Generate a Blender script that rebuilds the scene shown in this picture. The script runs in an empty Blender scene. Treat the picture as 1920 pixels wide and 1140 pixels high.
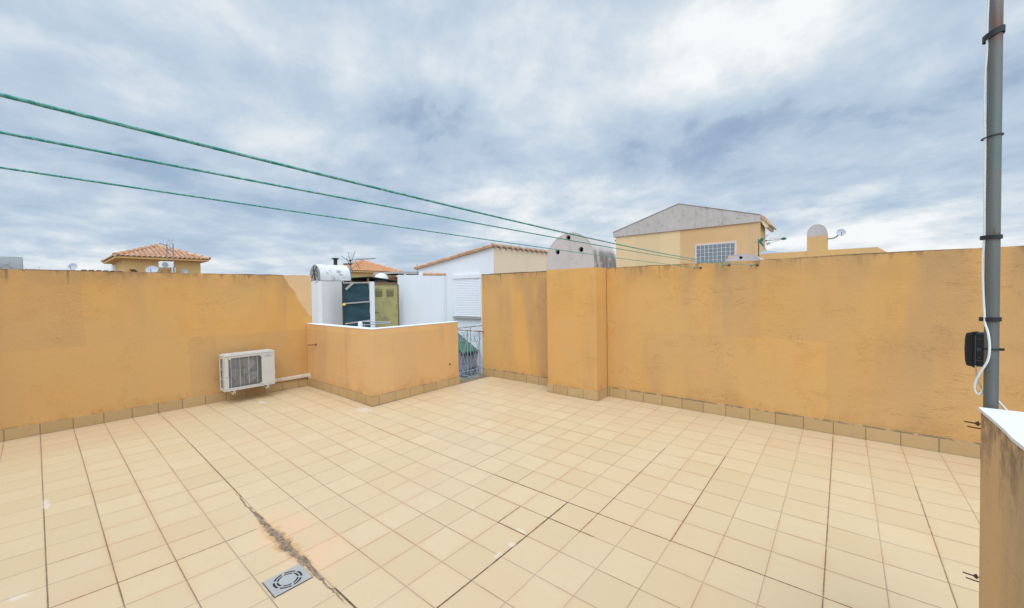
import bpy, bmesh, math, random
from mathutils import Vector, Matrix
random.seed(7)
SKYZ = 1.5     # the zenith of an overcast sky is brighter than its rim
SUNE = 0.85
SKYG = 2.7
EXPO = 0.0
S = bpy.context.scene
COL = S.collection
PI = math.pi
T = 0.31            # tile pitch
XL = -8.477         # inner face of the long left wall

# ------------------------------------------------------------------ mesh helpers
def V3(*a): return Vector(a)

class MB:
    """collects shapes in world coordinates, links them as one mesh"""
    def __init__(s): s.v = []; s.f = []
    def add(s, vs, fs):
        o = len(s.v); s.v += [tuple(v) for v in vs]; s.f += [tuple(i + o for i in f) for f in fs]; return s
    def box(s, x0, x1, y0, y1, z0, z1):
        return s.add([(x0,y0,z0),(x1,y0,z0),(x1,y1,z0),(x0,y1,z0),(x0,y0,z1),(x1,y0,z1),(x1,y1,z1),(x0,y1,z1)],
                     [(0,3,2,1),(4,5,6,7),(0,1,5,4),(1,2,6,5),(2,3,7,6),(3,0,4,7)])
    def bar(s, a, b, w, h=None, up=(0,0,1)):
        a, b = Vector(a), Vector(b); h = h or w; d = (b - a).normalized(); u = Vector(up)
        if abs(d.dot(u)) > .98: u = Vector((0,1,0))
        r = d.cross(u).normalized() * w / 2; q = r.normalized().cross(d).normalized() * h / 2
        vs = [a - r - q, a + r - q, a + r + q, a - r + q, b - r - q, b + r - q, b + r + q, b - r + q]
        return s.add(vs, [(0,1,2,3),(7,6,5,4),(0,4,5,1),(1,5,6,2),(2,6,7,3),(3,7,4,0)])
    def tube(s, pts, r, n=10, cap=True, rr=None):
        pts = [Vector(p) for p in pts]; m = len(pts); ring = []
        d = (pts[1] - pts[0]).normalized(); u = Vector((0,0,1)) if abs(d.z) < .9 else Vector((1,0,0))
        nrm = d.cross(u).normalized(); vs = []; fs = []
        for i, p in enumerate(pts):
            if i == 0: t = pts[1] - pts[0]
            elif i == m - 1: t = pts[-1] - pts[-2]
            else: t = (pts[i+1] - pts[i]).normalized() + (pts[i] - pts[i-1]).normalized()
            t = t.normalized() if t.length > 1e-9 else d
            nrm = (nrm - t * nrm.dot(t)); nrm = nrm.normalized() if nrm.length > 1e-6 else t.orthogonal().normalized()
            bn = t.cross(nrm); ra = rr[i] if rr else r
            for k in range(n):
                an = 2 * PI * k / n; vs.append(p + (nrm * math.cos(an) + bn * math.sin(an)) * ra)
        for i in range(m - 1):
            for k in range(n):
                a = i*n + k; b = i*n + (k+1) % n; fs.append((a, b, b + n, a + n))
        if cap: fs.append(tuple(range(n))[::-1]); fs.append(tuple((m-1)*n + k for k in range(n)))
        return s.add(vs, fs)
    def prism(s, poly, axis, a, b):
        """poly: 2-D outline; axis 'Y' -> points are (x, z) swept in y; 'X' -> (y, z) swept in x; 'Z' -> (x, y) swept in z"""
        n = len(poly)
        def P(p, t): return (p[0], t, p[1]) if axis == 'Y' else (t, p[0], p[1]) if axis == 'X' else (p[0], p[1], t)
        vs = [P(p, a) for p in poly] + [P(p, b) for p in poly]
        fs = [tuple(range(n)), tuple(range(n, 2*n))[::-1]] + [(i, i + n, (i+1) % n + n, (i+1) % n) for i in range(n)]
        return s.add(vs, fs)
    def lathe(s, prof, c, axis=(0,0,1), n=24):
        ax = Vector(axis).normalized(); u = ax.orthogonal().normalized(); w = ax.cross(u); c = Vector(c); vs = []; fs = []
        for (r, h) in prof:
            for k in range(n):
                an = 2*PI*k/n; vs.append(c + ax*h + (u*math.cos(an) + w*math.sin(an)) * r)
        for i in range(len(prof) - 1):
            for k in range(n):
                a = i*n+k; b = i*n+(k+1) % n; fs.append((a, b, b+n, a+n))
        fs.append(tuple(range(n))[::-1]); fs.append(tuple((len(prof)-1)*n+k for k in range(n)))
        return s.add(vs, fs)
    def build(s, name, mat, parent=None, smooth=False, bevel=0, origin=None):
        me = bpy.data.meshes.new(name); me.from_pydata(s.v, [], s.f); me.update()
        bm = bmesh.new(); bm.from_mesh(me); bmesh.ops.recalc_face_normals(bm, faces=bm.faces)
        if bevel: bmesh.ops.bevel(bm, geom=[e for e in bm.edges if e.calc_face_angle(0) > .7], offset=bevel, segments=2, affect='EDGES', profile=.5)
        for f in bm.faces: f.smooth = smooth
        bm.to_mesh(me); bm.free()
        if mat: me.materials.append(mat)
        if smooth:
            try: me.set_sharp_from_angle(angle=math.radians(40))
            except Exception: pass
        return link(name, me, parent, origin)

def link(name, me, parent=None, origin=None):
    o = bpy.data.objects.new(name, me); COL.objects.link(o)
    if origin is None:
        vs = me.vertices
        xs = [v.co.x for v in vs]; ys = [v.co.y for v in vs]; zs = [v.co.z for v in vs]
        origin = Vector(((min(xs)+max(xs))/2, (min(ys)+max(ys))/2, min(zs)))
    origin = Vector(origin)
    me.transform(Matrix.Translation(-origin)); o.location = origin
    if parent:
        o.parent = parent; pw = wloc(parent); o.location = origin - pw
    return o

def wloc(o):
    p = Vector((0,0,0))
    while o is not None: p += Vector(o.location); o = o.parent
    return p

def tag(o, label, cat=None, group=None, kind=None):
    o['label'] = label
    if cat: o['category'] = cat
    if group: o['group'] = group
    if kind: o['kind'] = kind
    return o
def thing(name, label, cat, loc, group=None):
    o = bpy.data.objects.new(name, None); COL.objects.link(o); o.location = loc; o.empty_display_size = .1
    return tag(o, label, cat, group)
def copy_thing(src, loc, label):
    r = src.copy(); COL.objects.link(r); r.location = loc; r['label'] = label
    for ch in list(src.children):
        c = ch.copy(); COL.objects.link(c); c.parent = r
        for g in list(ch.children):
            d = g.copy(); COL.objects.link(d); d.parent = c
    return r

def cut(o, cutter_mb):
    c = cutter_mb.build('cutter', None)
    m = o.modifiers.new('b', 'BOOLEAN'); m.operation = 'DIFFERENCE'; m.object = c; m.solver = 'EXACT'
    bpy.context.view_layer.update()
    dg = bpy.context.evaluated_depsgraph_get()
    me = bpy.data.meshes.new_from_object(o.evaluated_get(dg))
    o.modifiers.clear(); mats = list(o.data.materials); o.data = me
    if not me.materials:
        for q in mats: me.materials.append(q)
    bpy.data.objects.remove(c)
    return o

# ------------------------------------------------------------------ node helpers
class NT:
    def __init__(s, tree): s.t = tree; s.n = tree.nodes; s.l = tree.links
    def new(s, t, **kw):
        x = s.n.new(t)
        for k, v in kw.items(): setattr(x, k, v)
        return x
    def put(s, sock, v):
        if isinstance(v, bpy.types.NodeSocket): s.l.new(v, sock)
        elif v is not None:
            if isinstance(v, (tuple, list)) and len(v) == 3 and len(getattr(sock, 'default_value', (0,0,0))) == 4: v = (*v, 1)
            sock.default_value = v
    def m(s, op, a, b=None, c=None, clamp=False):
        x = s.new('ShaderNodeMath', operation=op); x.use_clamp = clamp
        for i, v in enumerate((a, b, c)):
            if v is not None: s.put(x.inputs[i], v)
        return x.outputs[0]
    def vm(s, op, a, b=None):
        x = s.new('ShaderNodeVectorMath', operation=op); s.put(x.inputs[0], a)
        if b is not None: s.put(x.inputs[1], b)
        return x.outputs['Value'] if op in ('DOT_PRODUCT', 'LENGTH') else x.outputs[0]
    def mix(s, f, a, b, mode='MIX'):
        x = s.new('ShaderNodeMix', data_type='RGBA', blend_type=mode); s.put(x.inputs[0], f); s.put(x.inputs[6], a); s.put(x.inputs[7], b); return x.outputs[2]
    def noise(s, vec, scale, detail=4, rough=.55, dist=0, dim='3D'):
        x = s.new('ShaderNodeTexNoise'); x.noise_dimensions = dim
        if vec is not None: s.put(x.inputs['Vector'], vec)
        x.inputs['Scale'].default_value = scale; x.inputs['Detail'].default_value = detail
        x.inputs['Roughness'].default_value = rough; x.inputs['Distortion'].default_value = dist
        return x.outputs['Fac']
    def wn(s, vec):
        x = s.new('ShaderNodeTexWhiteNoise'); s.put(x.inputs['Vector'], vec); return x
    def ss(s, v, a, b, lo=0., hi=1.):
        x = s.new('ShaderNodeMapRange', interpolation_type='SMOOTHSTEP')
        for i, q in enumerate((v, a, b, lo, hi)): s.put(x.inputs[i], q)
        return x.outputs[0]
    def ramp(s, f, stops):
        x = s.new('ShaderNodeValToRGB'); e = x.color_ramp.elements
        while len(e) < len(stops): e.new(.5)
        for i, (p, c) in enumerate(stops): e[i].position = p; e[i].color = (*c, 1) if len(c) == 3 else c
        s.put(x.inputs[0], f); return x.outputs[0]
    def scale(s, v, k):
        x = s.new('ShaderNodeMapping'); s.put(x.inputs[0], v); x.inputs['Scale'].default_value = k; return x.outputs[0]
    def sep(s, v):
        x = s.new('ShaderNodeSeparateXYZ'); s.put(x.inputs[0], v); return x.outputs
    def comb(s, a, b, c):
        x = s.new('ShaderNodeCombineXYZ')
        for i, q in enumerate((a, b, c)): s.put(x.inputs[i], q)
        return x.outputs[0]
    def bump(s, h, dist=.01, strength=.5, nrm=None):
        x = s.new('ShaderNodeBump'); s.put(x.inputs['Height'], h); x.inputs['Distance'].default_value = dist; x.inputs['Strength'].default_value = strength
        if nrm is not None: s.put(x.inputs['Normal'], nrm)
        return x.outputs[0]

def newmat(name):
    m = bpy.data.materials.new(name); m.use_nodes = True; t = m.node_tree; t.nodes.clear(); N = NT(t)
    b = N.new('ShaderNodeBsdfPrincipled'); o = N.new('ShaderNodeOutputMaterial'); N.l.new(b.outputs[0], o.inputs[0])
    pos = N.new('ShaderNodeNewGeometry').outputs['Position']
    return m, N, b, pos

def plain(name, col, rough=.6, metal=0, vary=.12, scale=8, bump=0, stain=None, spec=.5):
    """colour with soft blotches, optionally a stain colour"""
    m, N, b, P = newmat(name)
    n = N.noise(P, scale, 5, .6); c = N.mix(n, tuple(x*(1-vary) for x in col), tuple(min(1, x*(1+vary)) for x in col))
    if stain:
        s = N.ss(N.noise(P, stain[1], 6, .7), stain[2], stain[3]); c = N.mix(N.m('MULTIPLY', s, stain[4]), c, stain[0])
    N.put(b.inputs['Base Color'], c); N.put(b.inputs['Roughness'], N.ss(n, 0, 1, max(0, rough-.08), min(1, rough+.08))); b.inputs['Metallic'].default_value = metal
    b.inputs['Specular IOR Level'].default_value = spec
    if bump: N.put(b.inputs['Normal'], N.bump(N.noise(P, scale*9, 4, .6), bump, .6))
    return m

def plaster(name, base, warm, grey, top=None, bottom=None, patch=None, split=None, streak=.5, bumpd=.006, lap=1.0, edge=(.06,.045,.03)):
    """rendered wall: blotches, vertical rain streaks, dirt under the top edge, rising stains at the foot"""
    m, N, b, P = newmat(name); X, Y, Z = N.sep(P)
    big = N.noise(P, .55, 3, .5); med = N.noise(P, 2.3, 5, .6); fine = N.noise(P, 38, 3, .6)
    c = N.mix(N.ss(big, .38, .62), base, warm)
    c = N.mix(N.m('MULTIPLY', N.ss(med, .45, .8), .2), c, warm)
    st = N.noise(N.scale(P, (1.9, 1.9, .28)), 1.1, 3, .5)
    st2 = N.noise(N.scale(P, (9, 9, .5)), 1.0, 5, .6)
    sm = N.m('MULTIPLY', N.ss(st, .44, .68), N.ss(big, .30, .62))
    c = N.mix(N.m('MULTIPLY', sm, streak), c, grey)
    if top is not None:
        d = N.m('SUBTRACT', top, Z)
        reach = N.ss(N.noise(N.scale(P, (3.4, 3.4, .05)), 1.6, 5, .7), .42, .78, .015, .42)
        run = N.m('MULTIPLY', N.ss(d, reach, 0.0), N.ss(st2, .38, .66))
        c = N.mix(N.m('MULTIPLY', run, .75), c, tuple(x*.42 for x in grey))
        c = N.mix(N.m('MULTIPLY', N.m('MULTIPLY', N.ss(d, .5, .0), N.ss(N.noise(P, 1.4, 5, .65), .36, .66)), .38), c, tuple(x*.62 for x in grey))
        ln = N.ss(N.m('ADD', d, N.m('MULTIPLY', N.m('SUBTRACT', N.noise(P, 9, 4, .7), .5), .03)), .020, .0)
        c = N.mix(N.m('MULTIPLY', ln, .85), c, edge)
        hair = N.m('MULTIPLY', N.ss(N.noise(N.scale(P, (16, 16, .6)), 1, 3, .5), .66, .72), N.ss(d, .25, .02))
        c = N.mix(N.m('MULTIPLY', hair, .6), c, edge)
    if bottom is not None:
        h = N.m('SUBTRACT', Z, bottom)
        up = N.m('MULTIPLY', N.ss(h, N.ss(med, .35, .7, .03, .38), 0.0), N.ss(N.noise(P, 5, 5, .7), .35, .6))
        c = N.mix(N.m('MULTIPLY', up, .32), c, (.46, .22, .06))
        spot = N.m('MULTIPLY', N.ss(N.noise(P, 7, 4, .7), .6, .72), N.ss(h, .3, .05))
        c = N.mix(N.m('MULTIPLY', spot, .4), c, tuple(x*.6 for x in grey))
    if patch: c = N.mix(patch(N, P, X, Y, Z), c, (.78, .54, .32))
    if split: c = N.mix(split[0](N, P, X, Y, Z), c, split[1])
    c = N.mix(N.m('MULTIPLY', N.ss(fine, .55, .8), .18), c, tuple(x*.72 for x in base))
    # lap bands of old paint, hairline shrinkage cracks
    hx = N.m('ADD', X, Y); band = N.wn(N.comb(N.m('FLOOR', N.m('ADD', N.m('MULTIPLY', hx, .83), N.m('MULTIPLY', N.noise(P, 1.1, 3, .6), .12))), N.m('FLOOR', N.m('ADD', N.m('MULTIPLY', Z, .55), .35)), 2.)).outputs[0]
    c = N.mix(N.m('MULTIPLY', N.ss(band, .55, .95), .20*lap), c, grey)
    c = N.mix(N.m('MULTIPLY', N.ss(band, .30, .05), .14*lap), c, tuple(min(1, x*1.12) for x in base))
    ck = N.noise(N.scale(P, (.9, .9, 2.6)), 1.7, 5, .62, 1.2); ck2 = N.noise(N.vm('ADD', P, (3., 8., 1.)), 1.6, 2, .5)
    crk = N.m('MULTIPLY', N.ss(N.m('ABSOLUTE', N.m('SUBTRACT', ck, .5)), .0045, .001), N.ss(ck2, .54, .62))
    c = N.mix(N.m('MULTIPLY', crk, .18), c, tuple(x*.5 for x in grey))
    rip = N.noise(N.scale(P, (2.2, 2.2, 15)), 2.4, 4, .6, 2.0); rip2 = N.ss(N.noise(P, 2.2, 3, .6), .46, .62)
    rp = N.m('MULTIPLY', N.ss(N.m('ABSOLUTE', N.m('SUBTRACT', rip, .5)), .022, .004), rip2)
    c = N.mix(N.m('MULTIPLY', rp, .045), c, tuple(x*.55 for x in grey))
    pit = N.ss(N.noise(P, 11, 2, .5), .785, .80)
    c = N.mix(N.m('MULTIPLY', pit, .5), c, tuple(x*.45 for x in grey))
    N.put(b.inputs['Base Color'], c); b.inputs['Roughness'].default_value = .85; b.inputs['Specular IOR Level'].default_value = .25
    wav = N.noise(N.scale(P, (3.6, 3.6, 10)), 2.6, 6, .66, 1.4)
    gr = N.noise(P, 95, 3, .6)
    h = N.m('SUBTRACT', N.m('ADD', N.m('MULTIPLY', wav, .8), N.m('MULTIPLY', gr, .40)), N.m('ADD', N.m('MULTIPLY', crk, .5), N.m('MULTIPLY', rp, .22)))
    N.put(b.inputs['Normal'], N.bump(h, bumpd*1.0, .7))
    return m

# --- ochre family
OCH = (.615, .362, .138); OCHW = (.660, .358, .108); OCHG = (.40, .265, .150)
def patch_end(N, P, X, Y, Z):      # repainted paler triangle at the end of the long wall
    f = N.m('SUBTRACT', N.m('ADD', Y, 3.37), N.m('MULTIPLY', N.m('SUBTRACT', 2.29, Z), .60))
    f = N.m('ADD', f, N.m('MULTIPLY', N.m('SUBTRACT', N.noise(P, 3, 3, .5), .5), .12))
    return N.m('MULTIPLY', N.m('MULTIPLY', N.ss(f, .0, .05), N.ss(Z, 1.3, 1.5)), .7)
M_wallL = plaster('ochre_render_long', OCH, OCHW, OCHG, top=2.292, bottom=.165, patch=patch_end)
M_wallR = plaster('ochre_render', OCH, OCHW, OCHG, top=2.287, bottom=.17, streak=.55)
M_wallN = plaster('ochre_render_plain', OCH, OCHW, OCHG, bottom=.17, streak=.3)
M_box = plaster('ochre_render_low', (.70,.425,.190), (.72,.415,.165), OCHG, bottom=.17, streak=.35)
def mould(N, P, X, Y, Z):
    d = N.m('SUBTRACT', 1.33, Z)
    r = N.ss(N.noise(N.scale(P, (5, 5, .5)), 1.5, 6, .75), .3, .7, .02, .55)
    return N.m('MULTIPLY', N.m('MULTIPLY', N.ss(d, r, 0.0), N.ss(N.noise(P, 13, 5, .7), .32, .6)), .85)
M_para = plaster('ochre_render_mouldy', (.60,.395,.205), (.64,.42,.21), (.40,.30,.21), bottom=.1, streak=.7, split=(mould, (.17,.125,.085)))
M_far = plaster('ochre_render_far', (.67,.42,.175), (.67,.41,.155), (.52,.35,.20), streak=.25, bumpd=.004)
M_far2 = plaster('ochre_render_lighter', (.72,.50,.25), (.72,.49,.22), (.56,.41,.25), streak=.15, bumpd=.004)
def gsplit(N, P, X, Y, Z): return N.ss(X, -5.62, -5.70)
M_gable = plaster('ochre_gable_two_tone', (.66,.42,.215), (.64,.40,.19), (.50,.35,.22), streak=.3, bumpd=.004, split=(gsplit, (.75,.55,.31)))
M_cream = plaster('cream_render', (.74,.60,.42), (.73,.58,.40), (.55,.48,.38), streak=.3, bumpd=.003, lap=.25)
M_white = plaster('white_render', (.74,.76,.79), (.77,.79,.82), (.60,.62,.64), streak=.18, bumpd=.004, lap=.25)
M_white2 = plaster('white_render_aged', (.67,.66,.64), (.71,.70,.68), (.48,.46,.43), streak=.35, bumpd=.004, lap=.25)
M_shedwall = plaster('lilac_grey_render', (.25,.25,.30), (.28,.28,.33), (.2,.2,.24), streak=.3)
# --- concrete
def concrete(name, base, lichen, amt, band=None):
    m, N, b, P = newmat(name); X, Y, Z = N.sep(P)
    c = N.mix(N.noise(P, 1.7, 5, .6), tuple(x*.86 for x in base), tuple(x*1.1 for x in base))
    c = N.mix(N.m('MULTIPLY', N.ss(N.noise(N.scale(P, (3, 3, .5)), 1.6, 6, .65), .48, .72), .35), c, tuple(x*.6 for x in base))
    l = N.ss(N.noise(P, 5.5, 7, .75), .52, .66)
    if band:
        d = N.ss(N.m('ADD', Z, N.m('MULTIPLY', N.noise(N.scale(P, (6, 6, .1)), 2, 5, .7), .22)), band[1], band[0])
        l = N.m('MULTIPLY', d, N.ss(N.noise(N.scale(P, (4, 4, 2.2)), 1.6, 7, .8), .36, .54))
        l = N.m('MULTIPLY', l, N.ss(X, band[2], band[2] + .03))
    c = N.mix(N.m('MULTIPLY', l, amt), c, lichen)
    N.put(b.inputs['Base Color'], c); b.inputs['Roughness'].default_value = .9; b.inputs['Specular IOR Level'].default_value = .2
    N.put(b.inputs['Normal'], N.bump(N.noise(P, 45, 5, .65), .005, .6)); return m
M_conc = concrete('grey_concrete', (.52,.465,.425), (.22,.20,.17), .48)
M_cap = concrete('weathered_cap_concrete', (.50,.455,.43), (.10,.085,.07), .72, band=(2.60, 2.80, -3.20))
M_capend = concrete('cap_end_concrete', (.52,.475,.455), (.3,.27,.25), .25)
M_capwhite = concrete('whitewashed_cap', (.70,.70,.70), (.16,.14,.12), .75)
M_capold = concrete('lichen_concrete', (.27,.27,.265), (.09,.09,.06), .8)
M_coping = plain('white_coping_paint', (.70,.715,.735), .75, vary=.07, scale=3, bump=.004, stain=((.42,.40,.36), 6, .56, .75, .45))
# --- baseboard tiles
def baseboard_mat(name, axis, off):
    m, N, b, P = newmat(name); s = N.sep(P); a = s[0] if axis == 'X' else s[1]; Z = s[2]
    u = N.m('DIVIDE', N.m('ADD', a, off), T); fr = N.m('ABSOLUTE', N.m('SUBTRACT', u, N.m('ROUND', u)))
    g = N.ss(fr, .020, .010)
    g = N.m('MAXIMUM', g, N.m('MULTIPLY', N.ss(Z, .147, .153), N.ss(N.noise(P, 5, 4, .7), .42, .55)))
    idx = N.comb(N.m('FLOOR', u), 3.3, 1.7); r = N.wn(idx).outputs[0]
    c = N.mix(r, (.46,.305,.140), (.51,.345,.165))
    c = N.mix(N.m('MULTIPLY', N.ss(N.noise(P, 9, 6, .7), .5, .75), .3), c, (.30,.21,.10))
    c = N.mix(N.m('MULTIPLY', N.ss(N.noise(P, 120, 2, .5), .55, .7), .15), c, (.24,.17,.09))
    c = N.mix(N.m('MULTIPLY', g, .75), c, (.15,.11,.07))
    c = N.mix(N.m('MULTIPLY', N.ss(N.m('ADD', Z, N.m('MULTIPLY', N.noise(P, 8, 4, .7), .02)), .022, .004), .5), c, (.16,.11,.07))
    N.put(b.inputs['Base Color'], c); b.inputs['Roughness'].default_value = .5
    N.put(b.inputs['Normal'], N.bump(g, -.003, .8)); return m
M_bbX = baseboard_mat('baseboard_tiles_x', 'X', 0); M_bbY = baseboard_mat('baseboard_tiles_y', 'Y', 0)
# --- plastics and metals
M_acw = plain('ac_white_paint', (.57,.55,.51), .42, vary=.04, scale=4, stain=((.45,.35,.22), 6, .62, .8, .35))
M_acfin = plain('ac_fin_grey', (.38,.38,.39), .5, metal=.4, vary=.2, scale=20)
M_dark = plain('dark_plastic', (.012,.014,.018), .5, vary=.3, scale=10)
M_black = plain('matt_black', (.01,.01,.01), .8)
M_wire = plain('grille_wire', (.28,.28,.28), .5)
M_badge = plain('badge_grey', (.36,.34,.32), .5)
M_rust = plain('rusty_iron', (.10,.055,.035), .8, metal=.3, vary=.5, scale=60)
M_steel = plain('stainless_plate', (.43,.42,.40), .5, metal=.3, vary=.12, scale=14, stain=((.30,.24,.18), 9, .6, .75, .5))
M_zinc = plain('zinc_bolt', (.55,.56,.58), .35, metal=.9)
M_duct = plain('cream_trunking', (.64,.58,.47), .5, vary=.06, stain=((.50,.30,.12), 7, .5, .7, .7))
M_cablew = plain('white_cable', (.72,.73,.70), .5, vary=.06)
M_cableg = plain('grey_cable', (.50,.46,.38), .5, vary=.06)
M_alu = plain('antenna_aluminium', (.28,.29,.30), .5, metal=.7)
M_green = plain('antenna_green_plastic', (.01,.13,.095), .5)
M_dish = plain('dish_paint', (.40,.43,.46), .5, vary=.05)
M_whitep = plain('white_plastic', (.78,.79,.80), .45, vary=.04)
M_iron = plain('grey_blue_iron_paint', (.34,.40,.45), .5, metal=.2, vary=.1, scale=30, stain=((.26,.11,.05), 14, .56, .66, .8))
M_railtop = plain('rusting_handrail', (.42,.44,.45), .5, metal=.2, vary=.15, scale=20, stain=((.30,.12,.05), 7, .44, .56, .9))
M_mesh = plain('teal_shade_net', (.022,.062,.075), .9, vary=.35, scale=14, bump=.01)
M_woodg = plain('weathered_batten', (.42,.38,.34), .85, vary=.2, scale=25)
M_beam = plain('brown_timber', (.27,.125,.065), .8, vary=.3, scale=10)
M_canopy = plain('dark_green_sheet', (.03,.055,.03), .6, vary=.3)
M_shedroof = plain('green_roof_sheet', (.055,.15,.10), .55, vary=.18, scale=3, stain=((.25,.35,.3), 12, .6, .75, .4))
M_olive = plain('olive_painted_door', (.37,.33,.13), .55, vary=.12, scale=2, stain=((.20,.17,.09), 2.6, .5, .68, .75))
M_oliveslot = plain('olive_louvre', (.17,.145,.06), .6)
M_shutter = plain('white_shutter', (.80,.82,.85), .4, vary=.03)
M_sill = plain('grey_sill', (.36,.34,.32), .6, vary=.25, scale=40)
M_frame = plain('pinkish_window_surround', (.66,.54,.47), .7)
M_glassb = plain('glass_block', (.17,.195,.22), .2, vary=.4, scale=16, spec=.8)
M_mortar = plain('block_joint', (.62,.62,.62), .7)
M_bluehip = plain('blue_grey_roofing', (.30,.33,.37), .7)
M_yellow = plain('yellow_tape', (.70,.45,.03), .5)
M_landing = plain('mossy_landing', (.20,.20,.14), .9, vary=.3, scale=9)
M_leaf = plain('leaf_green', (.03,.06,.02), .7, vary=.4, scale=20)
def tile_mat(name, a, bcol, dk):
    m, N, b, P = newmat(name)
    cell = N.vm('FLOOR', N.scale(P, (4.4, 4.4, 9))); r = N.wn(cell).outputs[0]
    c = N.mix(r, a, bcol); c = N.mix(N.m('MULTIPLY', N.ss(N.noise(P, 7, 6, .7), .48, .7), .5), c, dk)
    N.put(b.inputs['Base Color'], c); b.inputs['Roughness'].default_value = .85
    N.put(b.inputs['Normal'], N.bump(N.noise(P, 60, 3, .6), .003, .5)); return m
M_rt = tile_mat('terracotta_tiles', (.52,.27,.15), (.60,.38,.24), (.34,.17,.10))
M_rt2 = tile_mat('orange_terracotta_tiles', (.58,.27,.12), (.62,.34,.17), (.42,.19,.09))
M_rtpale = tile_mat('pale_terracotta_tiles', (.50,.34,.24), (.46,.28,.18), (.28,.19,.13))
# pole: galvanised with rust marks under the ties
def pole_mat():
    m, N, b, P = newmat('galvanised_pole'); X, Y, Z = N.sep(P)
    c = N.mix(N.noise(N.scale(P, (8, 8, .5)), 2, 5, .6), (.070,.078,.074), (.185,.195,.182))
    c = N.mix(N.m('MULTIPLY', N.ss(N.noise(N.scale(P, (4, 4, 1)), 2.3, 4, .6), .5, .7), .5), c, (.09,.14,.125))
    wob = N.m('MULTIPLY', N.m('SUBTRACT', N.noise(N.scale(P, (30, 30, 3)), 1, 4, .7), .5), .16)
    for z0, up, dn in ((3.02, .17, .10), (2.10, .035, .015)):
        d = N.m('ADD', N.m('SUBTRACT', Z, z0), wob)
        k = N.m('MULTIPLY', N.ss(d, up, 0.0), N.ss(d, -dn, 0.0)); k = N.m('MULTIPLY', k, N.ss(X, .600, .612))
        c = N.mix(N.m('MULTIPLY', k, .85), c, (.13,.055,.03))
    N.put(b.inputs['Base Color'], c); b.inputs['Metallic'].default_value = .25; b.inputs['Roughness'].default_value = .46
    return m
M_pole = pole_mat()
def rope_mat():
    m, N, b, P = newmat('green_rope')
    n = N.noise(N.scale(P, (1, 1, 1)), 55, 3, .7)
    c = N.mix(N.ss(n, .42, .62), (.025,.23,.185), (.14,.36,.30))
    c = N.mix(N.ss(N.noise(P, 130, 2, .5), .6, .7), c, (.24,.44,.38))
    N.put(b.inputs['Base Color'], c); b.inputs['Roughness'].default_value = .8; return m
M_rope = rope_mat()

# ------------------------------------------------------------------ terrace floor
def dip(x, y):
    m, n = x / T, -y / T
    mm = (-10 - m) / 15.325 if m < -10 else (m + 10) / 33.0
    nn = (17 - n) / 17.97 if n < 17 else (n - 17) / 9.0
    r = min(1, math.hypot(mm, nn)); return -.3149 * T * .5 * (1 + math.cos(PI * r))

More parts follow.
